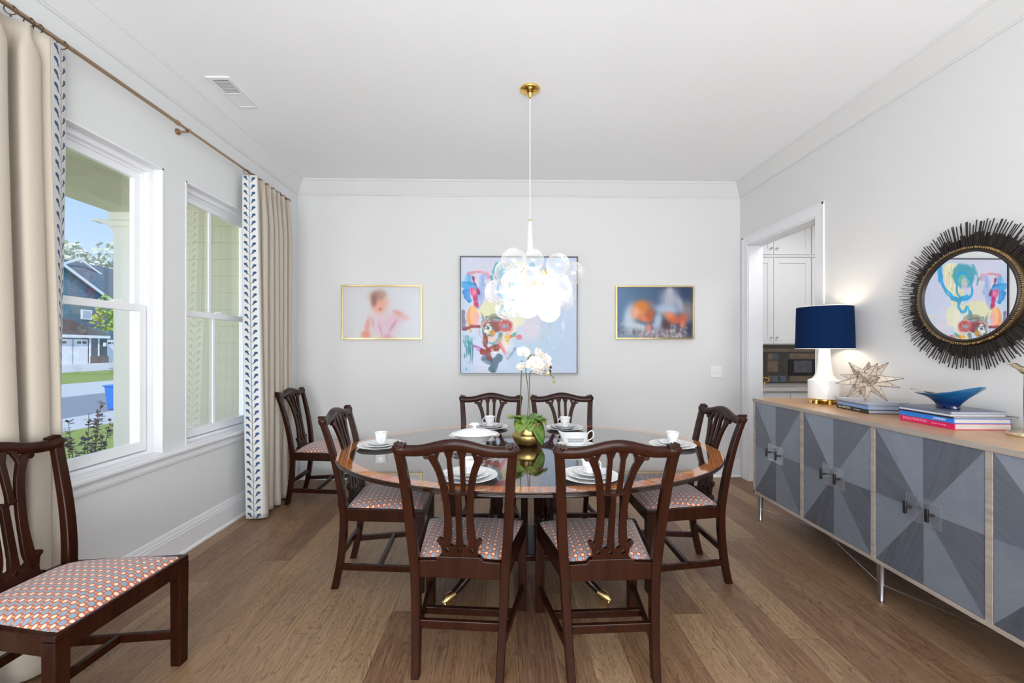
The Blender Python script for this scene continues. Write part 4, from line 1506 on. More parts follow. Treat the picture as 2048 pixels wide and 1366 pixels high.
BUB = [(1027, 521, 25, -0.06), (1066, 520, 22, 0.02), (1116, 530, 24, -0.08), (1146, 546, 23, 0.05), (1010, 543, 21, 0.08), (1062, 556, 22, -0.2), (994, 584, 25, -0.04), (1119, 580, 26, -0.12), (1098, 562, 21, 0.1),
       (1024, 563, 22, -0.14), (1033, 610, 26, -0.10), (1010, 618, 20, 0.07), (1077, 592, 25, -0.21), (1056, 614, 23, 0.0), (1098, 622, 23, 0.06), (1045, 585, 22, 0.16), (1075, 560, 22, 0.2), (1128, 600, 20, 0.14), (1080, 606, 22, 0.18), (1030, 545, 20, 0.2)]
sphere = None
bulbm = None
for i, (px, py, r, dy) in enumerate(BUB):
    Y = CY + dy
    p = at(px, py, Y)
    rr = r * Y / 850 * 1.0
    if sphere is None:
        m = MB(); m.ball((0, 0, 0), 1.0, n=20); sphere = m.build('glass_bubble', 'bubble_glass', chn, 80)
        o = sphere
    else:
        o = sphere.copy(); COL.objects.link(o); o.parent = chn
    o.location = p
    o.scale = (rr, rr, rr)
    o.rotation_euler = (i * 0.7, i * 1.3, i * 0.4)
for i, (px, py, dy) in enumerate(((1040, 580, 0.02), (1094, 572, 0.02), (1070, 598, -0.04), (1060, 575, 0.08), (1075, 612, 0.08), (1022, 590, 0.05), (1108, 598, 0.03))):
    p = at(px, py, CY + dy)
    if bulbm is None:
        m = MB(); m.ball((0, 0, 0), 0.019, (1, 1, 1.3), 8); bulbm = m.build('bulb', 'bulb', chn)
        o = bulbm
    else:
        o = bulbm.copy(); COL.objects.link(o); o.parent = chn
    o.location = p
m = MB()
m.lathe([(0.014, -0.03), (0.018, -0.02), (0.018, 0.02), (0.012, 0.03)], 12)
for a in range(7):
    m.tube([(0, 0, 0), (0.09 * cos(a * 0.9), 0.09 * sin(a * 0.9), -0.02 * (a % 3))], 0.005, 6)
m.build('arm_cluster', 'brass', chn, loc=at(1068, 570, CY + 0.03))
m = MB(); m.tube([(0, 0, 0), (0.02, 0, -0.03)], 0.012, 10); m.build('socket_cover', 'brass', chn, loc=at(1086, 540, CY - 0.05))

# ------------------------------------------------------------------ painter: albedo of the pictures as vertex colours


def srgb_np(a):
    a = a / 255.0
    return np.where(a <= 0.04045, a / 12.92, ((a + 0.055) / 1.055) ** 2.4)


class Painter:
    def __init__(s, nx, ny, base, seed=1):
        s.nx, s.ny = nx, ny
        u = (np.arange(nx) + 0.5) / nx
        v = (np.arange(ny) + 0.5) / ny
        s.asp = nx / ny
        s.U, s.V = np.meshgrid(u * s.asp, v)
        s.img = np.ones((ny, nx, 3)) * np.array(base, float)
        s.rng = np.random.default_rng(seed)
        # smooth value noise fields used to roughen edges and tint strokes
        s.N = [s.vnoise(k) for k in (6, 14, 34)]
        s.A = s.vnoise2(10, 90)
        s.Bn = s.vnoise2(90, 10)

    def vnoise(s, k):
        g = s.rng.random((k + 2, k + 2))
        x = s.U / s.asp * k
        y = s.V * k
        xi, yi = x.astype(int), y.astype(int)
        fx, fy = x - xi, y - yi
        fx, fy = fx * fx * (3 - 2 * fx), fy * fy * (3 - 2 * fy)
        return (g[yi, xi] * (1 - fx) + g[yi, xi + 1] * fx) * (1 - fy) + (g[yi + 1, xi] * (1 - fx) + g[yi + 1, xi + 1] * fx) * fy - 0.5

    def vnoise2(s, kx, ky):
        g = s.rng.random((ky + 2, kx + 2))
        x = s.U / s.asp * kx
        y = s.V * ky
        xi, yi = x.astype(int), y.astype(int)
        fx, fy = x - xi, y - yi
        return (g[yi, xi] * (1 - fx) + g[yi, xi + 1] * fx) * (1 - fy) + (g[yi + 1, xi] * (1 - fx) + g[yi + 1, xi + 1] * fx) * fy - 0.5

    def mixin(s, mask, col):
        m = np.clip(mask, 0, 1)[..., None]
        s.img = s.img * (1 - m) + np.array(col, float) * m

    def stroke(s, pts, w, col, a=0.9, soft=0.006, streak=0.25, rough=0.012):
        d = np.full(s.U.shape, 9.0)
        for (x0, y0), (x1, y1) in zip(pts, pts[1:]):
            dx, dy = x1 - x0, y1 - y0
            L = dx * dx + dy * dy + 1e-9
            t = np.clip(((s.U - x0) * dx + (s.V - y0) * dy) / L, 0, 1)
            d = np.minimum(d, np.hypot(s.U - x0 - t * dx, s.V - y0 - t * dy))
        d = d + s.N[1] * rough * 2 + s.N[2] * rough
        m = np.clip((w / 2 - d) / soft, 0, 1) * a
        m = m * (1 - streak * (0.5 + s.N[2]))
        c = np.array(col, float) + (s.A[..., None] if abs(pts[-1][0] - pts[0][0]) > abs(pts[-1][1] - pts[0][1]) else s.Bn[..., None]) * 46
        m = np.clip(m, 0, 1)[..., None]
        s.img = s.img * (1 - m) + c * m

    def ellipse(s, c, rx, ry, col, a=0.9, soft=0.1, rot=0, ring=None):
        x, y = s.U - c[0], s.V - c[1]
        cr, sr = cos(rot), sin(rot)
        r = np.hypot((x * cr + y * sr) / rx, (-x * sr + y * cr) / ry)
        r = r + s.N[1] * 0.22 + s.N[2] * 0.12
        if ring:
            m = np.clip((ring - np.abs(r - 1)) / soft, 0, 1)
        else:
            m = np.clip((1 - r) / soft, 0, 1)
        s.mixin(m * a, col)

    def blob(s, c, sx, sy, col, a=1.0, rot=0):
        x, y = s.U - c[0], s.V - c[1]
        cr, sr = cos(rot), sin(rot)
        q = ((x * cr + y * sr) / sx) ** 2 + ((-x * sr + y * cr) / sy) ** 2
        s.mixin(a * np.exp(-q ** 1.6), col)

    def obj(s, name, x0, x1, z0, z1, y, mat, parent):
        nx, ny = s.nx, s.ny
        xs = np.linspace(x0, x1, nx + 1)
        zs = np.linspace(z1, z0, ny + 1)
        X, Z = np.meshgrid(xs, zs)
        co = np.stack([X, np.full_like(X, y), Z], -1).reshape(-1, 3)
        idx = np.arange((nx + 1) * (ny + 1)).reshape(ny + 1, nx + 1)
        f = np.stack([idx[1:, :-1], idx[1:, 1:], idx[:-1, 1:], idx[:-1, :-1]], -1).reshape(-1, 4)
        me = bpy.data.meshes.new(name)
        me.vertices.add(len(co)); me.vertices.foreach_set('co', co.ravel())
        me.loops.add(f.size); me.loops.foreach_set('vertex_index', f.ravel().astype(np.int32))
        me.polygons.add(len(f))
        me.polygons.foreach_set('loop_start', np.arange(0, f.size, 4, dtype=np.int32))
        me.polygons.foreach_set('loop_total', np.full(len(f), 4, dtype=np.int32))
        me.update(); me.validate()
        at_ = me.color_attributes.new('paint', 'FLOAT_COLOR', 'CORNER')
        lin = srgb_np(np.clip(s.img, 0, 255)).reshape(-1, 3)
        rgba = np.concatenate([lin, np.ones((len(lin), 1))], 1)
        at_.data.foreach_set('color', np.repeat(rgba, 4, axis=0).ravel().astype(np.float32))
        return link(name, me, mat, parent, 0)


def paint_abstract():
    p = Painter(300, 300, (190, 206, 226), 5)
    n0, n1, n2 = p.N
    p.img += n0[..., None] * np.array([26, 10, -4]) + n1[..., None] * 10
    S, E, B = p.stroke, p.ellipse, p.blob
    # grounds
    B((0.25, 0.08), 0.3, 0.16, (206, 206, 226), 0.8)
    B((0.22, 0.30), 0.16, 0.2, (222, 208, 226), 0.6)
    B((0.62, 0.30), 0.2, 0.25, (214, 206, 226), 0.6)
    B((0.85, 0.55), 0.2, 0.5, (186, 200, 224), 0.8)
    B((0.75, 0.75), 0.25, 0.22, (178, 200, 222), 0.9)
    B((0.60, 0.62), 0.10, 0.12, (216, 206, 216), 0.8)
    B((0.28, 0.85), 0.18, 0.14, (204, 212, 238), 0.9)
    B((0.52, 0.88), 0.12, 0.12, (178, 208, 230), 0.8)
    # pale yellow fields
    E((0.26, 0.44), 0.20, 0.085, (226, 224, 176), 0.85, 0.3)
    E((0.49, 0.50), 0.075, 0.12, (228, 226, 190), 0.85, 0.3)
    E((0.44, 0.55), 0.06, 0.16, (232, 228, 204), 0.7, 0.3)
    # cyan loops at the upper right with cream between them
    S([(0.50, 0.10), (0.50, 0.22), (0.46, 0.34)], 0.15, (236, 228, 180), 0.95)
    S([(0.52, 0.12), (0.50, 0.26)], 0.01, (150, 120, 80), 0.5)
    E((0.39, 0.14), 0.115, 0.12, (52, 150, 170), 0.85, 0.2, 0.2)
    E((0.39, 0.17), 0.07, 0.07, (120, 190, 160), 0.8, 0.2)
    E((0.385, 0.24), 0.068, 0.125, (40, 160, 214), 0.95, 0.08, 0.1, 0.17)
    E((0.385, 0.22), 0.03, 0.07, (220, 200, 220), 0.7, 0.2)
    S([(0.62, 0.06), (0.60, 0.18), (0.55, 0.28), (0.49, 0.35), (0.42, 0.36), (0.36, 0.33)], 0.045, (36, 160, 218), 0.95)
    S([(0.43, 0.36), (0.44, 0.42), (0.41, 0.47), (0.37, 0.45), (0.36, 0.42), (0.34, 0.46), (0.33, 0.53)], 0.032, (60, 168, 220), 0.95)
    S([(0.27, 0.22), (0.26, 0.17), (0.31, 0.05)], 0.035, (60, 160, 170), 0.7)
    # pink hook and violet ribbon, top left
    S([(0.05, 0.145), (0.13, 0.12), (0.22, 0.135), (0.245, 0.17), (0.215, 0.20)], 0.022, (222, 150, 168), 0.9)
    S([(0.19, 0.17), (0.185, 0.28), (0.165, 0.38), (0.14, 0.42)], 0.06, (156, 180, 226), 0.9)
    S([(0.10, 0.17), (0.12, 0.24), (0.15, 0.31)], 0.012, (150, 60, 110), 0.9)
    S([(0.055, 0.17), (0.055, 0.25)], 0.05, (90, 170, 222), 0.9)
    S([(0.02, 0.24), (0.10, 0.25)], 0.06, (58, 152, 216), 0.9)
    S([(0.03, 0.30), (0.07, 0.37)], 0.055, (40, 130, 206), 0.9)
    S([(0.10, 0.29), (0.125, 0.40)], 0.045, (222, 90, 140), 0.95)
    S([(0.115, 0.35), (0.13, 0.42)], 0.035, (186, 50, 110), 0.9)
    # orange/pink drops
    E((0.095, 0.52), 0.055, 0.11, (238, 150, 100), 0.9, 0.2)
    E((0.105, 0.50), 0.034, 0.09, (246, 196, 130), 0.8, 0.2)
    E((0.125, 0.54), 0.028, 0.10, (240, 170, 170), 0.9, 0.3)
    S([(0.07, 0.60), (0.08, 0.64)], 0.045, (226, 150, 30), 0.95)
    S([(0.01, 0.48), (0.02, 0.62)], 0.04, (118, 104, 130), 0.8)
    S([(0.15, 0.43), (0.18, 0.50), (0.19, 0.54)], 0.006, (110, 120, 100), 0.8)
    return p


def paint_abstract2():
    p = paint_abstract()
    p.streak_x = 1
    S, E, B = p.stroke, p.ellipse, p.blob
    rn = p.rng.uniform

    def arc(cx, cy, rx, ry, a0, a1, w, col, al=0.9, n=12, jit=0.004):
        pts = [(cx + rx * cos(rad(a0 + (a1 - a0) * k / n)) + rn(-jit, jit), cy - ry * sin(rad(a0 + (a1 - a0) * k / n)) + rn(-jit, jit)) for k in range(n + 1)]
        S(pts, w, col, al, 0.005, 0.35, 0.008)

    # big olive and grey arch over the swirl
    for k, (c_, w_) in enumerate((((128, 136, 118), 0.022), ((176, 178, 160), 0.010), ((110, 116, 104), 0.014), ((150, 150, 140), 0.008), ((96, 96, 92), 0.006))):
        arc(0.30, 0.615, 0.135 - 0.012 * k, 0.115 - 0.012 * k, 165, 15, w_, c_)
    E((0.28, 0.605), 0.095, 0.055, (136, 58, 58), 0.92, 0.2)
    for k in range(7):
        arc(0.27, 0.62, 0.10 - 0.010 * k, 0.075 - 0.007 * k, 170, 20, 0.009, [(150, 66, 64), (110, 44, 50), (176, 96, 88)][k % 3], 0.8)
    # right-hand rose loop
    E((0.375, 0.595), 0.062, 0.058, (190, 92, 88), 0.92, 0.15)
    arc(0.378, 0.60, 0.066, 0.062, 120, -90, 0.014, (226, 160, 152), 0.95)
    arc(0.378, 0.60, 0.054, 0.050, 120, -80, 0.008, (150, 62, 70), 0.85)
    for k in range(5):
        S([(0.34 + 0.014 * k, 0.56), (0.345 + 0.014 * k, 0.62)], 0.007, [(214, 120, 118), (150, 58, 60)][k % 2], 0.8)
    E((0.372, 0.595), 0.026, 0.020, (138, 160, 178), 0.95, 0.25)
    # pale and dark flower with gold heart
    arc(0.225, 0.635, 0.072, 0.082, 100, 260, 0.022, (222, 160, 144), 0.92)
    E((0.235, 0.64), 0.060, 0.072, (104, 112, 108), 0.95, 0.12)
    for k in range(70):
        a_, r_ = rn(0, 6.28), rn(0, 0.055)
        x, y = 0.23 + r_ * cos(a_), 0.628 + r_ * sin(a_)
        S([(x, y), (x + rn(-0.018, 0.018), y + rn(-0.018, 0.018))], rn(0.006, 0.013), [(240, 240, 234), (60, 74, 74), (232, 234, 226), (196, 204, 196)][k % 4], 0.92)
    E((0.272, 0.655), 0.030, 0.030, (206, 148, 60), 0.9, 0.3)
    S([(0.26, 0.645), (0.29, 0.67)], 0.010, (120, 70, 40), 0.8)
    E((0.25, 0.705), 0.062, 0.026, (232, 194, 172), 0.92, 0.3)
    S([(0.20, 0.665), (0.22, 0.70)], 0.018, (70, 78, 80), 0.9)
    S([(0.34, 0.66), (0.33, 0.71), (0.28, 0.745)], 0.050, (100, 132, 108), 0.92)
    S([(0.25, 0.745), (0.30, 0.755)], 0.030, (64, 160, 166), 0.92)
    # wine dash, blue dashes, teal drips at the left
    S([(0.03, 0.625), (0.08, 0.605), (0.15, 0.60)], 0.045, (124, 42, 50), 0.95)
    S([(0.02, 0.645), (0.06, 0.63)], 0.02, (80, 24, 36), 0.8)
    for k in range(4):
        S([(0.06, 0.665 + 0.014 * k), (0.17 - 0.01 * k, 0.650 + 0.016 * k)], 0.014, [(58, 160, 222), (120, 196, 236), (40, 120, 200)][k % 3], 0.9)
    S([(0.05, 0.69), (0.055, 0.80)], 0.050, (86, 160, 170), 0.85)
    S([(0.09, 0.70), (0.085, 0.80)], 0.030, (60, 140, 150), 0.8)
    for k in range(9):
        x = 0.030 + 0.0085 * k
        S([(x, rn(0.70, 0.78)), (x - 0.003, rn(0.90, 0.995))], rn(0.004, 0.009), [(36, 116, 136), (120, 190, 204), (24, 90, 116), (200, 230, 238)][k % 4], 0.85)
    S([(0.02, 0.60), (0.018, 0.74)], 0.014, (116, 96, 128), 0.8)
    # pale ground below
    B((0.20, 0.90), 0.10, 0.08, (206, 212, 238), 0.8)
    B((0.37, 0.76), 0.07, 0.07, (230, 222, 228), 0.9)
    B((0.36, 0.93), 0.07, 0.05, (196, 212, 234), 0.8)
    # magenta flick, rust cross
    for k in range(4):
        S([(0.115 + 0.006 * k, 0.765 + 0.010 * k), (0.15, 0.775 + 0.010 * k), (0.20, 0.80 + 0.006 * k)], 0.014, [(200, 90, 180), (170, 60, 150), (220, 150, 206)][k % 3], 0.92)
    S([(0.205, 0.70), (0.205, 0.76), (0.225, 0.80), (0.245, 0.88)], 0.055, (134, 56, 50), 0.97)
    S([(0.19, 0.815), (0.25, 0.795), (0.31, 0.775)], 0.060, (150, 52, 42), 0.97)
    S([(0.29, 0.77), (0.315, 0.82)], 0.028, (96, 44, 34), 0.9)
    for k in range(6):
        S([(0.20, 0.785 + 0.01 * k), (0.31, 0.752 + 0.012 * k)], 0.006, [(186, 84, 50), (110, 36, 36), (206, 110, 70)][k % 3], 0.8)
    S([(0.215, 0.80), (0.25, 0.875)], 0.012, (186, 90, 84), 0.7)
    # pink smear, ochre blossom, small rose
    S([(0.33, 0.74), (0.36, 0.79), (0.38, 0.83)], 0.032, (232, 132, 136), 0.93)
    S([(0.34, 0.745), (0.365, 0.785)], 0.010, (244, 186, 180), 0.8)
    arc(0.395, 0.70, 0.035, 0.055, 60, 300, 0.020, (232, 206, 168), 0.92)
    E((0.395, 0.705), 0.028, 0.040, (228, 196, 130), 0.9, 0.3)
    S([(0.385, 0.69), (0.425, 0.685), (0.455, 0.68)], 0.020, (230, 156, 50), 0.95)
    S([(0.40, 0.72), (0.43, 0.69)], 0.010, (176, 100, 40), 0.85)
    S([(0.475, 0.65), (0.455, 0.675)], 0.020, (80, 158, 150), 0.9)
    E((0.50, 0.69), 0.030, 0.026, (216, 116, 132), 0.92, 0.3)
    # slate blocks and grey-lilac combed strokes
    S([(0.205, 0.885), (0.235, 0.90)], 0.075, (80, 112, 132), 0.97)
    S([(0.325, 0.875), (0.29, 0.915), (0.275, 0.965)], 0.085, (72, 104, 124), 0.97)
    S([(0.235, 0.93), (0.30, 0.86)], 0.006, (140, 168, 186), 0.8)
    S([(0.235, 0.86), (0.25, 0.89)], 0.034, (146, 54, 46), 0.95)
    S([(0.26, 0.80), (0.29, 0.83), (0.33, 0.82)], 0.016, (236, 230, 234), 0.85)
    for k in range(9):
        q = 0.0085 * k
        S([(0.335 + q, 0.865 - q), (0.365 + q, 0.90 - q), (0.41 + 0.8 * q, 0.875 - q), (0.435 + 0.4 * q, 0.83 - 0.8 * q)], 0.010, [(150, 160, 184), (200, 206, 222), (112, 126, 154), (172, 182, 204)][k % 4], 0.92)
    # blue right half detail
    S([(0.90, 0.38), (0.895, 0.43)], 0.01, (90, 110, 140), 0.9)
    S([(0.70, 0.44), (0.97, 0.43)], 0.008, (150, 186, 214), 0.7)
    S([(0.885, 0.44), (0.875, 0.70), (0.80, 0.79)], 0.008, (216, 220, 238), 0.8)
    S([(0.70, 0.52), (0.70, 0.74)], 0.012, (170, 190, 200), 0.6)
    S([(0.76, 0.52), (0.76, 0.70)], 0.02, (196, 214, 200), 0.6)
    S([(0.67, 0.50), (0.73, 0.515)], 0.02, (222, 196, 170), 0.7)
    B((0.93, 0.2), 0.06, 0.12, (196, 196, 220), 0.7)
    B((0.78, 0.15), 0.12, 0.1, (190, 210, 236), 0.6)
    p.img += (p.A * (p.N[0] + 0.5) + p.Bn * (0.5 - p.N[0]))[..., None] * 7
    p.img = p.img * 1.03 + 4
    return p


def frame(name, x0, x1, z0, z1, w, depth, mat, root, inner=0.0):
    m = MB()
    y0, y1 = YB - depth, YB
    m.box(x0, x0 + w, y0, y1, z0, z1)
    m.box(x1 - w, x1, y0, y1, z0, z1)
    m.box(x0 + w, x1 - w, y0, y1, z0, z0 + w)
    m.box(x0 + w, x1 - w, y0, y1, z1 - w, z1)
    return m.build(name, mat, root, 0, 0.0015)


pt = thing('abstract_painting', label='large square abstract painting in blues, pinks and rust, framed in thin silver', cat='painting')
frame('outer_frame', -0.444, 0.774, 1.075, 2.290, 0.008, 0.045, 'frame_silver', pt)
frame('inner_frame', -0.437, 0.767, 1.082, 2.283, 0.005, 0.040, 'frame_black', pt)
m = MB(); m.box(-0.430, 0.760, YB - 0.030, YB, 1.089, 2.276); m.build('canvas', 'canvas_edge', pt, 0)
paint_abstract2().obj('painted_canvas', -0.427, 0.757, 1.092, 2.273, YB - 0.0305, 'painted_canvas', pt)

P1 = Painter(150, 100, (208, 208, 210), 11)
P1.img += (P1.U / 1.5)[..., None] * np.array([10, 14, 18])


def B1(c, sx, sy, col, a=1.0, rot=0):
    """soft blurred patch; c in fractions of the print"""
    P1.blob((c[0] * 1.5, c[1]), sx * 1.5, sy, col, a, rot)


B1((0.50, 0.62), 0.20, 0.16, (220, 204, 208), 0.9)
B1((0.52, 0.80), 0.19, 0.24, (222, 194, 206), 0.95)
B1((0.68, 0.62), 0.14, 0.13, (224, 190, 202), 0.95, -0.4)
B1((0.77, 0.58), 0.10, 0.055, (224, 186, 190), 0.9, 0.4)
B1((0.70, 0.51), 0.065, 0.05, (216, 162, 152), 0.85, 0.4)
B1((0.64, 0.76), 0.022, 0.14, (204, 148, 172), 0.75, 0.55)
B1((0.48, 0.84), 0.016, 0.14, (204, 158, 178), 0.7, -0.2)
B1((0.38, 0.70), 0.02, 0.10, (206, 160, 166), 0.6, -0.1)
B1((0.31, 0.78), 0.035, 0.20, (222, 160, 148), 0.95, 0.2)
B1((0.29, 0.94), 0.065, 0.08, (226, 142, 124), 0.95)
B1((0.57, 0.97), 0.06, 0.05, (212, 160, 178), 0.8)
B1((0.465, 0.32), 0.115, 0.19, (228, 168, 148), 0.98)
B1((0.44, 0.17), 0.105, 0.105, (170, 132, 124), 0.95, -0.2)
B1((0.395, 0.27), 0.040, 0.13, (150, 102, 98), 0.9)
B1((0.50, 0.15), 0.05, 0.06, (190, 156, 140), 0.6)
B1((0.46, 0.44), 0.06, 0.07, (236, 162, 144), 0.8)
B1((0.475, 0.44), 0.020, 0.025, (190, 120, 100), 0.8)
gp = thing('framed_photograph', label='gold-framed blurry photograph of a toddler in pink, left of the painting', cat='picture', group='gold-framed photographs on the far wall')
frame('picture_frame', -1.648, -0.830, 1.433, 1.989, 0.016, 0.035, 'frame_gold', gp)
P1.obj('photo_print', -1.633, -0.845, 1.448, 1.974, YB - 0.018, 'photo_print', gp)

P2 = Painter(150, 100, (96, 128, 164), 12)
P2.img += (P2.U / 1.5)[..., None] * np.array([-46, -58, -66])


def B2(c, sx, sy, col, a=1.0, rot=0):
    P2.blob((c[0] * 1.5, c[1]), sx * 1.5, sy, col, a, rot)


B2((0.50, 0.93), 0.52, 0.16, (150, 140, 146), 0.95)
B2((0.93, 0.50), 0.10, 0.24, (140, 130, 134), 0.95)
B2((0.42, 0.33), 0.08, 0.09, (132, 112, 122), 0.9)
for k in range(90):
    B2((P2.rng.uniform(0.02, 0.93), P2.rng.uniform(0.74, 1.0)), 0.016, 0.03, [(176, 168, 172), (96, 84, 96), (200, 192, 196)][k % 3], 0.7)
B2((0.14, 1.0), 0.16, 0.08, (120, 150, 170), 0.85)
B2((0.17, 0.60), 0.085, 0.28, (190, 208, 222), 0.98, 0.15)
B2((0.25, 0.76), 0.16, 0.07, (196, 208, 220), 0.9, 0.2)
B2((0.70, 0.24), 0.13, 0.22, (178, 180, 194), 0.98)
B2((0.70, 0.08), 0.05, 0.09, (184, 186, 202), 0.95)
B2((0.62, 0.22), 0.012, 0.12, (130, 134, 152), 0.6)
B2((0.66, 0.44), 0.18, 0.11, (176, 190, 212), 0.95, 0.1)
B2((0.83, 0.33), 0.05, 0.16, (172, 176, 196), 0.9, -0.3)
B2((0.90, 0.10), 0.07, 0.12, (52, 66, 98), 0.8)
B2((0.305, 0.46), 0.105, 0.19, (226, 140, 84), 0.99, 0.3)
B2((0.33, 0.38), 0.09, 0.11, (214, 124, 46), 0.9, 0.3)
B2((0.25, 0.50), 0.06, 0.12, (236, 168, 140), 0.9)
B2((0.36, 0.62), 0.09, 0.07, (222, 130, 90), 0.95, 0.5)
B2((0.44, 0.55), 0.06, 0.14, (196, 92, 48), 0.95)
B2((0.42, 0.80), 0.035, 0.07, (226, 136, 112), 0.95)
B2((0.54, 0.68), 0.055, 0.20, (178, 192, 208), 0.97, 0.2)
B2((0.655, 0.74), 0.05, 0.12, (96, 56, 56), 0.9)
B2((0.71, 0.58), 0.10, 0.09, (228, 140, 106), 0.97, 0.35)
B2((0.76, 0.66), 0.09, 0.08, (206, 100, 70), 0.9, 0.2)
B2((0.87, 0.62), 0.07, 0.10, (200, 96, 74), 0.95, 0.5)
B2((0.87, 0.74), 0.035, 0.09, (216, 124, 98), 0.95)
B2((0.96, 0.85), 0.04, 0.14, (50, 58, 84), 0.8)
gp2 = thing('framed_photograph', label='gold-framed blurry photograph of a sleeping baby on blue, right of the painting', cat='picture', group='gold-framed photographs on the far wall')
frame('picture_frame', 1.165, 1.985, 1.437, 1.991, 0.016, 0.035, 'frame_gold', gp2)
P2.obj('photo_print', 1.180, 1.970, 1.452, 1.976, YB - 0.018, 'photo_print', gp2)

# light switch and ceiling vent
sw = thing('light_switch', (2.228, YB, 1.094), label='white double toggle light switch plate right of the baby photograph', cat='switch')
m = MB(); m.box(-0.058, 0.058, -0.006, 0, -0.058, 0.058); m.build('plate', 'white_plastic', sw, 0, 0.003)
for s in (-0.023, 0.023):
    m = MB(); m.box(s - 0.005, s + 0.005, -0.016, -0.004, -0.004, 0.012); m.build('toggle', 'white_plastic', sw, 0, 0.001)
    m = MB(); m.box(s - 0.010, s + 0.010, -0.0075, -0.005, -0.018, 0.018); m.build('toggle_bezel', 'trim_paint', sw, 0)
vt = thing('ceiling_vent', (-1.795, 2.88, ZC), label='white rectangular ceiling air register above the window wall', cat='vent')
m = MB(); m.box(-0.075, 0.075, -0.175, -0.150, -0.010, 0.0); m.box(-0.075, 0.075, 0.150, 0.175, -0.010, 0.0); m.box(-0.075, -0.052, -0.15, 0.15, -0.010, 0.0); m.box(0.052, 0.075, -0.15, 0.15, -0.010, 0.0); m.box(-0.052, 0.052, -0.006, 0.006, -0.010, 0)
m.build('frame', 'trim_paint', vt, 0, 0.002)
box('backing', (-0.055, 0.055, -0.152, 0.152, -0.0035, 0.0), 'dark_slot', vt)
m = MB()
for k in range(24):
    y = -0.145 + 0.0125 * k
    dy = 0.0030 if k < 12 else 0.0098
    m.rings([[(x, y, -0.0045), (x, y + 0.0012, -0.0045), (x, y + dy + 0.0012, -0.0062), (x, y + dy, -0.0062)] for x in (-0.052, 0.052)])
m.build('louvres', 'trim_paint', vt, 0)


# ------------------------------------------------------------------ curtains
RODX, RODZ = -2.035, 2.752


def sm(a, b, t):
    t = min(1, max(0, (t - a) / (b - a)))
    return t * t * (3 - 2 * t)


def curtain(name, lab, plan_fn, n_s, mats, s_trim, trim_first, ztop=2.712, zbot=0.012, nz=60):
    """plan_fn(s, h) -> (x, y, dz) with s 0..1 along the cloth and h 0 (floor) .. 1 (heading)"""
    root = thing(name, label=lab, cat='curtain', group='beige curtains with leaf-pattern borders')
    parts = (('panel', 'linen', (s_trim, 1.0) if trim_first else (0.0, s_trim)), ('border', 'tape', (0.0, s_trim) if trim_first else (s_trim, 1.0)))
    for nm, mat, (a, b) in parts:
        ns = max(6, int(n_s * (b - a)))
        m = MB()
        uvl = m.bm.loops.layers.uv.new('UVMap')
        grid = []
        for j in range(nz + 1):
            h = j / nz
            row = []
            for i in range(ns + 1):
                s = a + (b - a) * i / ns
                x, y, dz = plan_fn(s, h)
                row.append(m.bm.verts.new((x, y, zbot + (ztop - zbot) * h + dz)))
            grid.append(row)
        for j in range(nz):
            for i in range(ns):
                f = m.bm.faces.new((grid[j][i], grid[j][i + 1], grid[j + 1][i + 1], grid[j + 1][i]))
                for lp, (ii, jj) in zip(f.loops, ((i, j), (i + 1, j), (i + 1, j + 1), (i, j + 1))):
                    lp[uvl].uv = (ii / ns, jj / nz * (ztop - zbot) / 0.0575)
        o = m.build(nm, mat, root, 180)
        so = o.modifiers.new('thick', 'SOLIDIFY')
        so.thickness = 0.004
        if nm == 'panel':
            o.data.materials.clear()
            for mt_ in (('linen', 'lining') if trim_first else ('lining', 'linen')):
                o.data.materials.append(MAT[mt_])
            so.material_offset = 1
            so.material_offset_rim = 0
    return root


def plan_right(s, h):
    # border faces the room entrance, then folds run back along the wall
    bx0, by0 = -2.060 + 0.055 * (1 - h) ** 1.5, 3.405 - 0.045 * (1 - h)
    bx1 = -1.952 + 0.075 * (1 - h)
    by1 = by0 + 0.01
    if s < 0.13:
        t = s / 0.13
        return bx0 + (bx1 - bx0) * t, by0 + (by1 - by0) * t - 0.006 * sin(pi * t), 0
    t = (s - 0.13) / 0.87
    flat = 0.045 * (1 - h)          # beige strip next to the border
    amp = (0.030 + 0.022 * sm(1.0, 0.85, h)) * (1 + 0.25 * (1 - h))
    y = by1 + 0.015 + 0.585 * t
    ph = t * 2 * pi * 6.5 + 0.6 * sin(t * 9 + 2 * h)
    c = cos(ph)
    c = math.copysign(abs(c) ** 0.7, c)
    xm = -2.005 + (0.030 + 0.03 * (1 - h)) * (1 - t) - 0.0 * t
    x = xm + amp * c * sm(0, 0.06, t) + (bx1 - xm) * (1 - sm(0, 0.07, t))
    pinch = sm(0.93, 0.975, h)
    y += 0.014 * sin(2 * ph) * (1 - pinch) - 0.012 * sin(ph) * pinch
    x += 0.02 * sin(5 * pi * t + 1) * (1 - h) ** 3
    return max(x, -2.085), y, 0.0


curtain('curtain', 'beige pleated curtain with leaf border at the far end of the windows', plan_right, 330, None, 0.13, True)


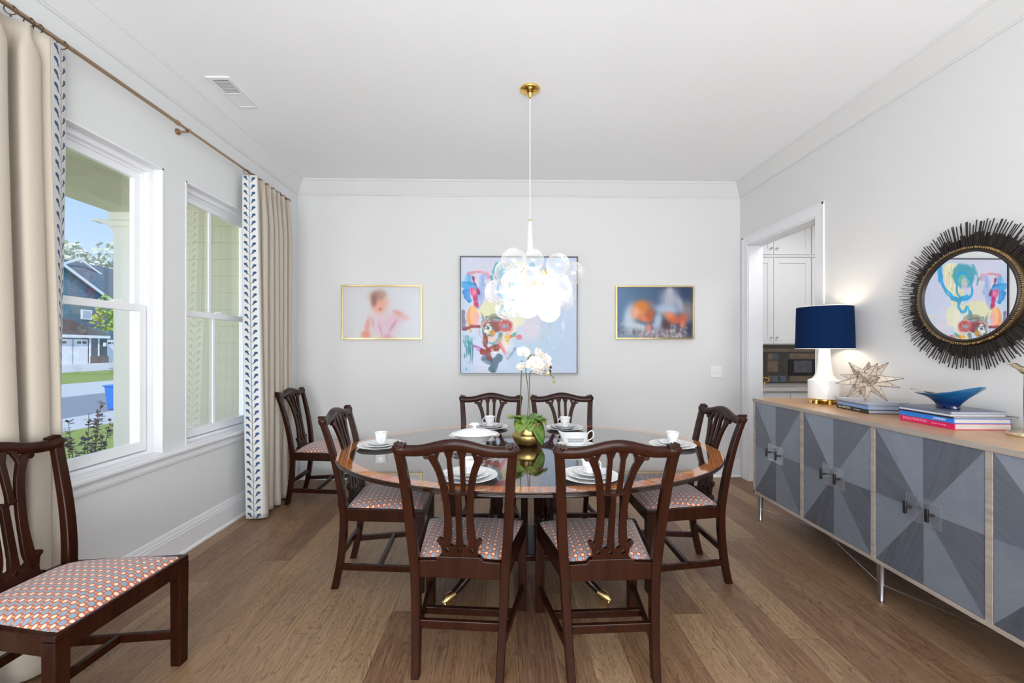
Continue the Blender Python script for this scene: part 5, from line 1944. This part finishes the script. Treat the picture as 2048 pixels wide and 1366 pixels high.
def plan_left(s, h):
    # folds from outside the picture up to the border next to the glass
    if s > 0.88:
        t = (s - 0.88) / 0.12
        x0, y0 = -1.995, 1.915 + 0.01 * (1 - h)
        x1, y1 = -2.048, 2.032
        k = sm(0.95, 0.3, h)
        # lower down the border turns inward and shows almost edge-on
        x1 -= 0.025 * k
        x0 += 0.004 * k
        y0 += 0.035 * k
        return x0 + (x1 - x0) * t, y0 + (y1 - y0) * t + 0.008 * sin(pi * t) * (1 - k), 0
    t = s / 0.88
    y = 0.95 + (1.915 + 0.01 * (1 - h) + 0.035 * sm(0.95, 0.3, h) - 0.95) * t
    ph = t * 2 * pi * 7.5 + 0.5 * sin(7 * t + 1.3)
    c = cos(ph)
    c = math.copysign(abs(c) ** 0.75, c)
    pinch = sm(0.955, 0.985, h)
    amp = (0.043 - 0.018 * pinch) * (1 + 0.12 * (1 - h) ** 2)
    x = -2.030 + amp * c
    e = sm(0.93, 1.0, t)
    x = x * (1 - e) + (-1.995 + 0.004 * sm(0.95, 0.3, h)) * e
    y += 0.018 * sin(2 * ph) * (1 - pinch) * (1 - e) - 0.012 * sin(ph) * pinch * (1 - e)
    low = (1 - h) ** 6
    x += low * (0.05 + 0.05 * sin(ph * 0.5 + 1))
    y += low * 0.03 * sin(ph * 0.7)
    return max(x, -2.085), y, 0.0


curtain('curtain', 'beige pleated curtain with leaf border in the left foreground', plan_left, 420, None, 0.88, False)

rod = thing('curtain_rod', label='long thin bronze curtain rod above both windows', cat='curtain rod')
m = MB(); m.tube([(RODX, 0.7, RODZ), (RODX, 2.72, RODZ)], 0.0105, 12); m.build('rod', 'rod_metal', rod)
m = MB(); m.tube([(RODX, 2.70, RODZ), (RODX, 4.08, RODZ)], 0.0085, 12); m.build('rod', 'rod_metal', rod)
m = MB(); m.tube([(RODX, 2.69, RODZ), (RODX, 2.715, RODZ)], 0.0135, 12); m.tube([(RODX, 4.075, RODZ), (RODX, 4.10, RODZ)], 0.013, 12); m.build('end_cap', 'rod_metal', rod)
for y in (2.79, 4.04, 0.9):
    m = MB()
    m.tube([(XL, y, RODZ - 0.012), (XL + 0.010, y, RODZ - 0.012)], 0.020, 16)
    m.tube([(XL + 0.010, y, RODZ - 0.012), (RODX, y, RODZ - 0.013)], 0.007, 8)
    m.tube([(RODX + 0.014, y, RODZ + 0.004), (RODX + 0.012, y, RODZ - 0.010), (RODX, y, RODZ - 0.015), (RODX - 0.012, y, RODZ - 0.010), (RODX - 0.014, y, RODZ + 0.004)], 0.0045, 8)
    m.build('bracket', 'rod_metal', rod)
ring = None
for i, (y, tilt, lab) in enumerate([(1.735, 45, 'nearest'), (1.80, 25, ''), (1.868, 8, ''), (1.905, 5, ''), (2.005, 20, ''), (3.415, 25, ''), (3.50, 12, ''), (3.60, 25, ''), (3.70, 15, ''), (3.80, 30, ''), (3.90, 10, ''), (3.98, 35, '')]):
    if ring is None:
        m = MB()
        pts = [(0.020 * cos(2 * pi * k / 24), 0, 0.020 * sin(2 * pi * k / 24)) for k in range(24)]
        vs = []
        R = []
        for k in range(24):
            a = 2 * pi * k / 24
            R.append([((0.020 + 0.0022 * cos(2 * pi * q / 6)) * cos(a), 0.0022 * sin(2 * pi * q / 6), (0.020 + 0.0022 * cos(2 * pi * q / 6)) * sin(a)) for q in range(6)])
        R.append(R[0])
        m.rings(R, cap=False)
        m.tube([(0, 0, -0.021), (0, 0, -0.030)], 0.003, 6)
        bmesh.ops.remove_doubles(m.bm, verts=m.bm.verts, dist=1e-5)
        ring = o = m.build('curtain_ring', 'bronze', None, 60)
    else:
        o = ring.copy(); COL.objects.link(o)
    where = 'left foreground curtain' if i < 5 else 'far curtain'
    tag(o, 'small dark bronze ring on the rod holding the %s' % where, 'ring', 'rings of the %s' % where)
    o.location = (RODX, y, RODZ - 0.0105)
    o.rotation_euler = (0, 0, rad(tilt))

# ------------------------------------------------------------------ sideboard
SX0, SX1 = 1.960, 2.455
SY1, NC, CW = 3.286, 4, 0.5375
SY0 = SY1 - NC * CW - 0.012
SZ0, SZ1 = 0.215, 0.949
sb = thing('sideboard', (0, 0, 0), label='long sideboard with grey-blue sunburst doors, oak top and metal legs', cat='sideboard')
m = MB(); m.box(SX0 - 0.004, SX1, SY0 - 0.004, SY1 + 0.004, SZ1 - 0.022, SZ1)
m.build('top', 'sideboard_oak', sb, 0, 0.002)
m = MB()
m.box(SX0 - 0.005, SX0 + 0.012, SY0 - 0.005, SY1 + 0.005, SZ1 - 0.0235, SZ1 + 0.0003)
m.box(SX0 - 0.002, SX1, SY0, SY1, SZ0, SZ0 + 0.020)
m.box(SX0 - 0.002, SX1, SY1 - 0.020, SY1, SZ0, SZ1 - 0.022)
m.box(SX0 - 0.002, SX1, SY0, SY0 + 0.020, SZ0, SZ1 - 0.022)
for k in range(1, NC):
    y = SY1 - k * CW
    m.box(SX0 - 0.002, SX0 + 0.30, y - 0.013, y + 0.013, SZ0 + 0.02, SZ1 - 0.022)
m.build('case', 'sideboard_edge', sb, 0, 0.001)
m = MB(); m.box(SX0 + 0.02, SX1, SY0 + 0.01, SY1 - 0.01, SZ0 + 0.01, SZ1 - 0.02); m.build('carcass_interior', 'black_satin', sb, 0)
TONES = {'L': [0.30, 0.85, 0.45, 0.10], }
for k in range(NC):
    ya = SY1 - k * CW - (0.013 if k else 0.020)          # far edge
    yb2 = SY1 - (k + 1) * CW + (0.013 if k < NC - 1 else 0.006)
    g = 0.003
    ya -= g; yb2 += g
    yc = (ya + yb2) / 2
    za, zb = SZ0 + 0.023, SZ1 - 0.025
    zc = (za + zb) / 2
    for side in (0, 1):          # 0 = far door, 1 = near door
        y0, y1 = (ya, yc + 0.001) if side == 0 else (yc - 0.001, yb2)
        sgn = 1 if side == 0 else -1
        m = MB()
        uvl = m.bm.loops.layers.uv.new('UVMap')
        tl = m.bm.faces.layers.float.new('tone')
        x = SX0 + 0.001
        C = (x, yc + sgn * 0.001, zc)
        O = y0 if side == 0 else y1
        P = [(x, C[1], zb), (x, O, zb), (x, O, zc), (x, O, za), (x, C[1], za)]
        # lighter and darker wedges alternate around the centre
        tones = [0.88, 0.30, 0.62, 0.16] if side == 0 else [0.28, 0.80, 0.40, 0.70]
        tones[2 if side == 0 else 3] = 0.72
        if side == 0: tones = [0.90, 0.28, 0.66, 0.12]
        else: tones = [0.30, 0.78, 0.26, 0.62]
        vC = m.bm.verts.new(C)
        vP = [m.bm.verts.new(p) for p in P]
        for q in range(4):
            f = m.bm.faces.new((vC, vP[q], vP[q + 1]))
            f[tl] = tones[q] + 0.06 * sin(k * 2.3 + q)
            a = Vector(P[q]) - Vector(C); b = Vector(P[q + 1]) - Vector(C)
            d = (a + b).normalized(); e = d.cross(Vector((1, 0, 0)))
            for lp in f.loops:
                w = lp.vert.co - Vector(C)
                lp[uvl].uv = (w.dot(d) + q, w.dot(e) + k + q * 0.37)
        # back face and edges close the slab
        bk_ = [m.bm.verts.new((x + 0.018, v.co.y, v.co.z)) for v in vP]
        for q in range(4):
            m.bm.faces.new((vP[q], bk_[q], bk_[q + 1], vP[q + 1]))[tl] = 0.3
        m.bm.faces.new((vP[4], bk_[4], bk_[0], vP[0], vC))[tl] = 0.3
        m.bm.faces.new(bk_)[tl] = 0.3
        o = m.build('door', 'veneer', sb, 0)
        # acrylic back plate with a black pull
        yh = yc + sgn * 0.042
        ph_ = box('handle_plate', (SX0 - 0.005, SX0 + 0.0005, min(yc + sgn * 0.004, yc + sgn * 0.082), max(yc + sgn * 0.004, yc + sgn * 0.082), zc - 0.062, zc + 0.062), 'acrylic', o)
        m = MB()
        yk = yc + sgn * 0.052
        m.tube([(SX0 - 0.004, yk, zc), (SX0 - 0.034, yk, zc)], 0.006, 10)
        m.box(SX0 - 0.042, SX0 - 0.032, yk - 0.008, yk + 0.008, zc - 0.030, zc + 0.030)
        m.build('handle', 'black_satin', o, 30, 0.002)
for y in (3.262, 2.205, 1.15):
    for x in (2.000, 2.42):
        m = MB()
        m.lathe([(0.013, 0.0), (0.014, 0.012), (0.013, 0.014), (0.022, 0.205), (0.024, SZ0)], 20, (x, y, 0))
        m.build('leg', 'steel', sb, 50)
for ya, yb3 in ((3.262, 2.205), (2.205, 1.15)):
    m = MB()
    yc = (ya + yb3) / 2
    m.tube([(2.000, ya, 0.092), (2.10, yc, 0.150), (2.000, yb3, 0.092)], 0.0055, 10)
    m.tube([(2.42, ya, 0.092), (2.32, yc, 0.150), (2.42, yb3, 0.092)], 0.0055, 10)
    m.tube([(2.10, yc, 0.150), (2.32, yc, 0.150)], 0.0055, 10)
    m.build('stretcher', 'steel', sb, 50)

# ------------------------------------------------------------------ round spiked mirror
MY, MZ = 2.19, 1.617
mr = thing('sunburst_mirror', (XR, MY, MZ), label='round mirror with a dark spiky sunburst frame above the sideboard', cat='mirror')


def ringX(m, prof, n=96):
    """rings about the X axis; prof of (r, x)"""
    m.rings([[(x, r * cos(2 * pi * i / n), r * sin(2 * pi * i / n)) for i in range(n)] for r, x in prof], cap=False)


m = MB()
m.rings([[(-0.041, 0.232 * cos(2 * pi * i / 96), 0.232 * sin(2 * pi * i / 96)) for i in range(96)], [(-0.036, 0.232 * cos(2 * pi * i / 96), 0.232 * sin(2 * pi * i / 96)) for i in range(96)]])
m.build('glass', 'mirror', mr, 0)
m = MB(); ringX(m, [(0.229, -0.038), (0.229, -0.050), (0.238, -0.053), (0.243, -0.048), (0.243, -0.004), (0.229, -0.004)]); m.build('inner_ring', 'dark_iron', mr, 40)
m = MB()
ringX(m, [(0.243, -0.010), (0.243, -0.046), (0.250, -0.050), (0.258, -0.046), (0.262, -0.036), (0.262, -0.010)])
m.build('brass_ring', 'bronze', mr, 40)
m = MB()
rg = random.Random(12)
for k in range(150):
    a = 2 * pi * k / 150 + rg.uniform(-0.006, 0.006)
    r = rg.choice((0.2585, 0.2555, 0.261))
    m.box(-0.052, -0.047, -0.0016, 0.0016, 0.247, r - 0.002, M=Matrix.Rotation(a, 4, 'X'))
m.build('beaded_edge', 'brass', mr, 0)
# dense inner fan of flat strips
m = MB()
ringX(m, [(0.25, -0.010), (0.305, -0.010), (0.305, -0.016), (0.25, -0.030)])
for k in range(150):
    a = 2 * pi * k / 150 + rg.uniform(-0.01, 0.01)
    r = rg.uniform(0.305, 0.335)
    xo = rg.uniform(-0.004, 0.002)
    m.box(-0.026 + xo, -0.019 + xo, -0.0052, 0.0052, 0.25, r, M=Matrix.Rotation(a, 4, 'X'))
m.build('strip_fan', 'dark_iron', mr, 0)
spm = []
for L in (0.392, 0.382, 0.370):
    m = MB(); m.box(-0.0020, 0.0020, -0.0015, 0.0015, 0.25, L); o = m.build('spike', 'dark_iron', mr, 0); spm.append(o)
restb = MB()
NS = 176
cnt = 3
for k in range(NS):
    a = 2 * pi * k / NS + rg.uniform(-0.009, 0.009)
    xo = -0.030 + rg.uniform(-0.006, 0.004)
    L = rg.choice((0, 0, 1, 1, 2))
    # direction toward the camera side of the frame (seen inside the picture)
    vis = cos(a + pi / 2 - pi / 2) 
    yy = -sin(a)
    if k < 3:
        o = spm[k]
    elif (yy > -0.25) and cnt < 100:
        o = spm[L].copy(); COL.objects.link(o); o.parent = mr
        cnt += 1
    else:
        restb.box(-0.0020 + xo, 0.0020 + xo, -0.0015, 0.0015, 0.25, (0.392, 0.382, 0.370)[L], M=Matrix.Rotation(a, 4, 'X'))
        continue
    o.location = (xo, 0, 0)
    o.rotation_euler = (a, 0, 0)
rs = restb.build('spikes', 'dark_iron', mr, 0)
rs['kind'] = 'stuff'

# ------------------------------------------------------------------ table lamp
TZ = SZ1 + 0.0004
lp_ = thing('table_lamp', (2.292, 2.985, TZ), label='white ceramic table lamp with navy drum shade and gold foot', cat='lamp')
m = MB()
m.lathe([(0.075, 0.020), (0.080, 0.024), (0.080, 0.032), (0.070, 0.036), (0.001, 0.036)], 32)
for k in range(6):
    a = 2 * pi * k / 6 + 0.3
    m.tube([(0.070 * cos(a), 0.070 * sin(a), 0.030), (0.079 * cos(a), 0.079 * sin(a), 0.016), (0.076 * cos(a), 0.076 * sin(a), 0.004), (0.076 * cos(a), 0.076 * sin(a), 0.0)], [0.012, 0.010, 0.012, 0.013], 10)
m.lathe([(0.066, 0.004), (0.070, 0.008), (0.066, 0.012), (0.001, 0.012)], 24)
m.build('foot', 'gold', lp_, 50)
m = MB()
m.lathe([(0.088, 0.034), (0.097, 0.036), (0.0985, 0.042), (0.0985, 0.160), (0.0975, 0.166), (0.092, 0.170), (0.080, 0.174), (0.068, 0.184), (0.058, 0.200), (0.050, 0.226), (0.043, 0.265), (0.038, 0.31), (0.0345, 0.36), (0.0335, 0.410), (0.020, 0.415), (0.001, 0.415)], 48)
m.build('base', 'white_ceramic', lp_, 40)
m = MB(); m.tube([(0, 0, 0.41), (0, 0, 0.47)], 0.010, 12); m.tube([(0, 0, 0.43), (0, 0, 0.70)], 0.0025, 6); m.build('socket', 'brass', lp_)
m = MB(); m.ball((0, 0, 0.51), 0.030, (1, 1, 1.25), 10); m.build('bulb', 'lamp_bulb', lp_)
za, zb = 0.388, 0.688
m = MB(); m.lathe([(0.176, za), (0.168, zb)], 64, cap=False); sh_ = m.build('shade', 'navy_shade', lp_, 180)
m = MB(); m.lathe([(0.1745, za + 0.001), (0.1665, zb - 0.001)], 64, cap=False); m.build('shade_lining', 'shade_lining', sh_, 180)
m = MB(); m.lathe([(0.1765, za), (0.1765, za + 0.004), (0.174, za + 0.004), (0.174, za)], 64, cap=False); m.build('shade_rim', 'shade_lining', sh_, 0)
m = MB(); m.lathe([(0.1685, zb), (0.1685, zb - 0.004), (0.166, zb - 0.004), (0.166, zb)], 64, cap=False); m.build('shade_rim', 'shade_lining', sh_, 0)
m = MB()
for a in (0, 2.09, 4.19): m.tube([(0, 0, zb - 0.012), (0.167 * cos(a), 0.167 * sin(a), zb - 0.006)], 0.0018, 6)
m.build('spider', 'brass', sh_)
m = MB(); m.lathe([(0.004, 0.680), (0.012, 0.686), (0.012, 0.702), (0.009, 0.706), (0.001, 0.706)], 12); m.build('finial', 'gold', lp_)

# ------------------------------------------------------------------ books


def book(x0, x1, y0, y1, z0, h, cover, pages, lab, grp, txt=None, name='book', rz=0.0):
    """spine faces the room (-X); pages show on the near (-Y) end"""
    cx, cy = (x0 + x1) / 2, (y0 + y1) / 2
    t = thing(name, (cx, cy, z0), rz, lab, 'book', grp)
    hx, hy = (x1 - x0) / 2, (y1 - y0) / 2
    c = 0.0028 if h > 0.016 else 0.0018
    m = MB()
    m.box(-hx, hx, -hy, hy, 0, c)
    m.box(-hx, hx, -hy, hy, h - c, h)
    m.box(-hx - 0.0005, -hx + 0.004, -hy, hy, 0, h)
    m.build('cover', cover, t, 0, 0.0008)
    box('pages', (-hx + 0.004, hx - 0.004, -hy + 0.004, hy - 0.004, c, h - c), pages, t)
    for s, size, yy, mt, zz in (txt or []):
        me = text_mesh(s, size)
        for v in me.vertices:
            x, y, z = v.co
            v.co = (-hx - 0.0006 - z, yy - x, h / 2 + y + zz)
        link('lettering', me, mt, t, 0)
    return t


g1 = 'books stacked under the star beside the lamp'
zz = TZ
bk = lambda *a, **k: book(*a, **k)
h_ = [0.0245, 0.022, 0.0075, 0.0145]
book(2.196, 2.405, 2.478, 2.762, zz, h_[0], 'book_black', 'page_grey', 'black book with bold cream spine lettering at the bottom of the stack under the star', g1,
     [('Garth BROOKS', 0.0175, 0.068, 'ink_cream', 0.001), ('The Anthology', 0.009, -0.045, 'ink_white', 0)], rz=rad(-7))
zz += h_[0]
book(2.200, 2.410, 2.480, 2.762, zz, h_[1], 'book_sky', 'page_grey', 'light blue book second from the bottom of the stack under the star', g1, [('LE JARDIN', 0.009, 0.05, 'ink_white', 0)][:0], rz=rad(-7))
zz += h_[1]
book(2.192, 2.412, 2.482, 2.766, zz, h_[2], 'book_slate', 'page_cream', 'thin dark-edged book in the stack under the star', g1, rz=rad(-7))
zz += h_[2]
book(2.190, 2.430, 2.478, 2.768, zz, h_[3], 'book_grey', 'page_grey', 'pale grey book on top of the stack, directly under the star', g1, rz=rad(-7))
ZS1 = zz + h_[3]
g2 = 'books stacked under the blue glass bowl'
zz = TZ
book(2.172, 2.440, 1.985, 2.282, zz, 0.030, 'book_pink', 'page_cream', 'bright pink book at the bottom of the stack under the glass bowl', g2,
     [('DOLLY', 0.019, 0.100, 'ink_pink', 0.002), ('PARTON', 0.019, 0.030, 'ink_pink', 0.002), ('BEHIND THE SEAMS', 0.0085, -0.070, 'ink_pink', 0)], rz=rad(-3))
zz += 0.030
book(2.168, 2.436, 1.985, 2.280, zz, 0.0235, 'book_blue', 'page_cream', 'bright blue book with white spine lettering, on the pink book', g2, [('LONDON', 0.0150, -0.075, 'ink_white', 0)], rz=rad(-3))
zz += 0.0235
book(2.166, 2.470, 1.985, 2.282, zz, 0.0085, 'book_black', 'page_cream', 'thin black-covered book sticking out on the blue book', g2, rz=rad(-3))
zz += 0.0085
book(2.168, 2.428, 1.998, 2.282, zz, 0.0085, 'book_white', 'page_cream', 'thin white book below the top book of the stack under the glass bowl', g2, rz=rad(-3))
zz += 0.0085
book(2.168, 2.428, 2.000, 2.284, zz, 0.0150, 'book_slate', 'page_grey', 'slate grey book on top of the stack, directly under the glass bowl', g2, rz=rad(-3))
ZS2 = zz + 0.0150
m = MB(); m.box(-0.0010, 0.0, -0.138, 0.138, 0.001, 0.0145)

# ------------------------------------------------------------------ moravian star
star = thing('star_ornament', (2.262, 2.600, ZS1), label='many-pointed beige shell star ornament with dark seams on a book stack', cat='ornament')
A = 0.905      # viewing direction used for spreading the points
fw = Vector((-0.66, -0.75, 0)).normalized()      # towards the room
rt = Vector((0.75, -0.66, 0)).normalized()
upv = Vector((0, 0, 1))
tips = [(-33, 37, 0.02, 0.0), (5, 38, -0.03, 0), (20, 36, 0.04, 0), (40, 38, -0.01, 0), (66, 6, 0.02, 0), (60, -14, -0.02, 0), (38, -42, 0.03, 0), (-2, -43, 0.05, 0), (-36, -39, 0, 0), (-58, -10, 0.03, 0), (-50, 9, -0.03, 0), (-12, -34, -0.06, 0), (2, 2, 0.15, 0), (0, 0, -0.14, 0), (24, 8, 0.12, 0), (-20, -14, 0.12, 0), (-14, 20, 0.12, 0), (18, -18, -0.12, 0), (-18, 16, -0.12, 0)]
pts3 = []
for a, b, c, _ in tips:
    v = rt * (a * 0.00262) + upv * (b * 0.00292) + fw * c * 0.9
    pts3.append(v)
core = Vector((0, 0, 0.127))
stars = MB()
lead = MB()
for v in pts3:
    L = v.length
    L = max(L, 0.09)
    d = v.normalized()
    a = d.orthogonal().normalized()
    b = d.cross(a)
    br_ = 0.033
    base = [core + d * 0.045 + (a * cos(q) + b * sin(q)) * br_ for q in (0, pi / 2, pi, 3 * pi / 2)]
    tip = core + d * L
    vb = [stars.bm.verts.new(p) for p in base]
    vt_ = stars.bm.verts.new(tip)
    inner = stars.bm.verts.new(core + d * 0.005)
    for q in range(4):
        stars.bm.faces.new((vb[q], vb[(q + 1) % 4], vt_))
        stars.bm.faces.new((vb[(q + 1) % 4], vb[q], inner))
        lead.tube([base[q], tip], 0.0011, 5)
        lead.tube([base[q], base[(q + 1) % 4]], 0.0010, 5)
        for f in (0.33, 0.62):
            p, r_ = base[q].lerp(tip, f), base[(q + 1) % 4].lerp(tip, f + (0.12 if q % 2 else 0))
            lead.tube([p, r_], 0.0009, 5)
stars.ball(tuple(core), 0.048, n=10)
stars.build('shell_panels', 'shell', star, 0)
lead.build('seams', 'lead', star, 0)

# ------------------------------------------------------------------ blue glass bowl
bw = thing('glass_bowl', (2.262, 2.115, ZS2), label='deep blue free-form glass bowl with swept rim on the book stack', cat='bowl')
m = MB()
n = 64
rings = []
for r, z in [(0.052, 0.0), (0.055, 0.004), (0.050, 0.010), (0.062, 0.022), (0.088, 0.038), (0.118, 0.050), (0.140, 0.058), (0.143, 0.062), (0.138, 0.062), (0.112, 0.052), (0.080, 0.038), (0.050, 0.022), (0.001, 0.014)]:
    ring_ = []
    for i in range(n):
        a = 2 * pi * i / n
        # long axis runs along the wall (Y); near end of the rim rises
        k = max(0, (r - 0.05) / 0.09)
        x = r * 0.60 * sin(a)
        y = -r * cos(a) * (1.0 + 0.10 * k)
        zz_ = z + k ** 1.5 * (0.022 * max(0, cos(a)) ** 1.5 - 0.010 * max(0, -cos(a)) - 0.008 * sin(a) ** 2)
        ring_.append((x, y, max(zz_ * 1.45, 0)))
    rings.append(ring_)
m.rings(rings)
m.build('bowl', 'blue_glass', bw, 60)
m = MB()
rows = []
for k in range(9):
    t = k / 8
    w = 0.040 * (1 - t) ** 0.8 + 0.001
    rows.append([(0.045 - w, 0.06 + 0.185 * t, 0.072 + 0.004 * t), (0.045, 0.06 + 0.185 * t, 0.077 + 0.003 * t), (0.045 + w, 0.06 + 0.185 * t, 0.072 + 0.004 * t), (0.045, 0.06 + 0.185 * t, 0.070 + 0.004 * t)])
m.rings(rows)
tag(m.build('amber_tip', 'amber_glass', bw, 60), 'drawn-out amber point of the bowl')

# ------------------------------------------------------------------ brass bird on a post
bd = thing('bird_figurine', (2.335, 1.848, TZ), label='brass bird perched on a tall post with round base at the right edge', cat='figurine')
m = MB(); m.lathe([(0.060, 0.0), (0.062, 0.002), (0.062, 0.014), (0.059, 0.018), (0.001, 0.018)], 40); m.build('base', 'champagne_metal', bd, 40)
m = MB(); m.tube([(0, 0, 0.015), (0, 0, 0.285)], 0.0095, 16); m.build('post', 'champagne_metal', bd)
m = MB()
# body along +Y(left in view) beak to -Y tail
bp = [(0.074, 0.318, 0.0008, 0.0008), (0.060, 0.3165, 0.0035, 0.0035), (0.050, 0.314, 0.010, 0.010), (0.038, 0.312, 0.014, 0.013), (0.026, 0.303, 0.014, 0.013), (0.012, 0.293, 0.018, 0.017), (-0.010, 0.288, 0.022, 0.019), (-0.035, 0.288, 0.020, 0.016), (-0.062, 0.290, 0.013, 0.010), (-0.095, 0.294, 0.009, 0.004), (-0.125, 0.298, 0.011, 0.0025)]
m.rings([[(rx * cos(2 * pi * q / 16), y, z + rz_ * sin(2 * pi * q / 16)) for q in range(16)] for y, z, rx, rz_ in bp])
m.build('bird', 'champagne_metal', bd, 70)
for s in (-1, 1):
    m = MB()
    m.rings([[(s * (0.019 + 0.003 * sin(pi * t)), 0.010 - 0.105 * t, 0.296 + 0.002 * t + w * (1 - t) ** 0.5 * 0.014), (s * (0.0225 + 0.003 * sin(pi * t)), 0.010 - 0.105 * t, 0.296 + 0.002 * t)] if False else
             [(s * 0.017, 0.010 - 0.105 * t, 0.296 - w * 0.012 * sin(pi * min(1, 0.15 + t * 0.85))), (s * (0.0235 - 0.008 * t), 0.010 - 0.105 * t, 0.296), (s * 0.016, 0.010 - 0.105 * t, 0.296 + w * 0.012 * sin(pi * min(1, 0.15 + t * 0.85)))] for t in (0, 0.15, 0.35, 0.6, 0.85, 1.0) for w in (1.0,)])
    m.build('wing', 'champagne_metal', bd, 60)

# ------------------------------------------------------------------ pantry seen through the opening
PX0 = XR + 0.141


def shaker(x0, x1, z0, z1, yf, root, knob=None):
    """shaker door: frame and recessed panel, front at y = yf"""
    m = MB()
    w = 0.062
    m.box(x0, x0 + w, yf, yf + 0.02, z0, z1)
    m.box(x1 - w, x1, yf, yf + 0.02, z0, z1)
    m.box(x0 + w, x1 - w, yf, yf + 0.02, z0, z0 + w)
    m.box(x0 + w, x1 - w, yf, yf + 0.02, z1 - w, z1)
    m.box(x0 + w - 0.001, x1 - w + 0.001, yf + 0.009, yf + 0.02, z0 + w - 0.001, z1 - w + 0.001)
    d = m.build('door', 'cabinet_paint', root, 0, 0.0015)
    if knob:
        m = MB()
        m.tube([(knob[0], yf + 0.001, knob[1]), (knob[0], yf - 0.014, knob[1])], 0.006, 10)
        m.ball((knob[0], yf - 0.022, knob[1]), 0.013, n=8)
        m.build('knob', 'chrome', d, 60)
    return d


uy = 4.73
for nm, xa, xb_, lab in (('a', PX0, 3.485, 'white shaker upper cabinet seen through the opening above the lamp'), ('b', 3.487, 4.30, 'white shaker upper cabinet mostly hidden behind the lamp-side casing')):
    up = thing('upper_cabinet', label=lab, cat='cabinet', group='pantry wall cabinets')
    m = MB()
    m.box(xa, xb_, uy + 0.021, 5.079, 1.385, 2.95)
    m.box(xa, xb_, uy - 0.002, uy + 0.02, 2.372, 2.395)
    m.build('body', 'cabinet_paint', up, 0)
    mid = 3.052 if nm == 'a' else (xa + xb_) / 2
    for a, b, s in ((xa + 0.004, mid - 0.0025, 1), (mid + 0.0025, xb_ - 0.004, -1)):
        kx = b - 0.030 if s == 1 else a + 0.030
        shaker(a, b, 1.395, 2.366, uy, up, (kx, 1.47))
        shaker(a, b, 2.402, 2.90, uy, up, (kx, 2.47))
ct = thing('base_cabinet', label='white pantry base cabinet under the stone counter', cat='cabinet')
m = MB(); m.box(PX0, 4.46, 4.47, 5.079, 0.10, 0.884); m.box(PX0, 4.46, 4.54, 5.079, 0.0, 0.10); m.build('body', 'cabinet_paint', ct, 0)
for a, b in ((PX0 + 0.004, 3.052), (3.057, 3.485), (3.49, 3.95), (3.955, 4.455)):
    shaker(a, b, 0.12, 0.68, 4.449, ct, (b - 0.03, 0.62))
    d = box('drawer', (a, b, 4.449, 4.469, 0.69, 0.87), 'cabinet_paint', ct, 0.002)
    m = MB(); m.ball(((a + b) / 2, 4.435, 0.78), 0.013, n=8); m.build('knob', 'chrome', d, 60)
cn = tag(box('countertop', (PX0, 4.47, 4.43, 5.079, 0.885, 0.922), 'stone_counter', None, 0.003), 'pale stone pantry countertop beneath the dark backsplash', 'countertop')
bs = thing('backsplash', label='dark glossy smoked-glass backsplash between pantry counter and wall cabinets', cat='backsplash')
box('tile_panel', (PX0, 4.47, 5.055, 5.078, 0.923, 1.384), 'smoke_tile', bs)


def tl(x0, x1, z0, z1, mat, y=5.050):
    m = MB(); m.box(x0, x1, y, 5.056, z0, z1)
    return m.build('reflection_patch', mat, bs, 0, 0.002)


# patches coloured as distorted reflections in the glossy backsplash
for x0, x1, z0, z1, mt in ((3.02, 3.18, 1.21, 1.285, 'smoke_tile'), (3.19, 3.245, 1.205, 1.28, 'bronze_reflection'), (3.25, 3.31, 1.205, 1.28, 'blue_reflection'), (3.19, 3.31, 1.06, 1.195, 'bronze_reflection'), (3.02, 3.18, 1.06, 1.195, 'smoke_tile'),
                           (3.19, 3.225, 0.94, 1.01, 'bronze_reflection'), (3.23, 3.31, 0.94, 1.01, 'blue_reflection'), (3.335, 3.415, 1.06, 1.285, 'smoke_tile'), (3.335, 3.41, 0.94, 1.01, 'blue_reflection'),
                           (3.455, 3.76, 1.215, 1.28, 'bronze_reflection'), (3.455, 3.76, 0.94, 1.005, 'bronze_reflection'), (3.02, 3.76, 1.30, 1.34, 'bronze_reflection')):
    tl(x0, x1, z0, z1, mt)
m = MB(); m.box(3.44, 3.78, 5.046, 5.056, 1.015, 1.205); tl_o = m.build('reflection_patch', 'black_satin', bs, 0, 0.002)  # dark frame within the painted reflection
tl(3.50, 3.72, 1.05, 1.195, 'grey_reflection', 5.042)
fc = thing('faucet', (2.99, 4.86, 0.9225), label='small brass bar faucet on the pantry counter behind the opening', cat='faucet')
m = MB(); m.lathe([(0.022, 0), (0.022, 0.01), (0.012, 0.014), (0.011, 0.04)], 16); m.tube([(0, 0, 0.03), (0, 0, 0.07), (0.02, -0.02, 0.085), (0.05, -0.05, 0.075), (0.055, -0.055, 0.055)], 0.008, 10); m.build('spout', 'gold', fc)
m = MB(); m.tube([(0.05, 0.02, 0.0), (0.05, 0.02, 0.03)], 0.012, 12); m.tube([(0.05, 0.02, 0.03), (0.09, 0.0, 0.036)], 0.005, 8); m.build('handle', 'gold', fc)
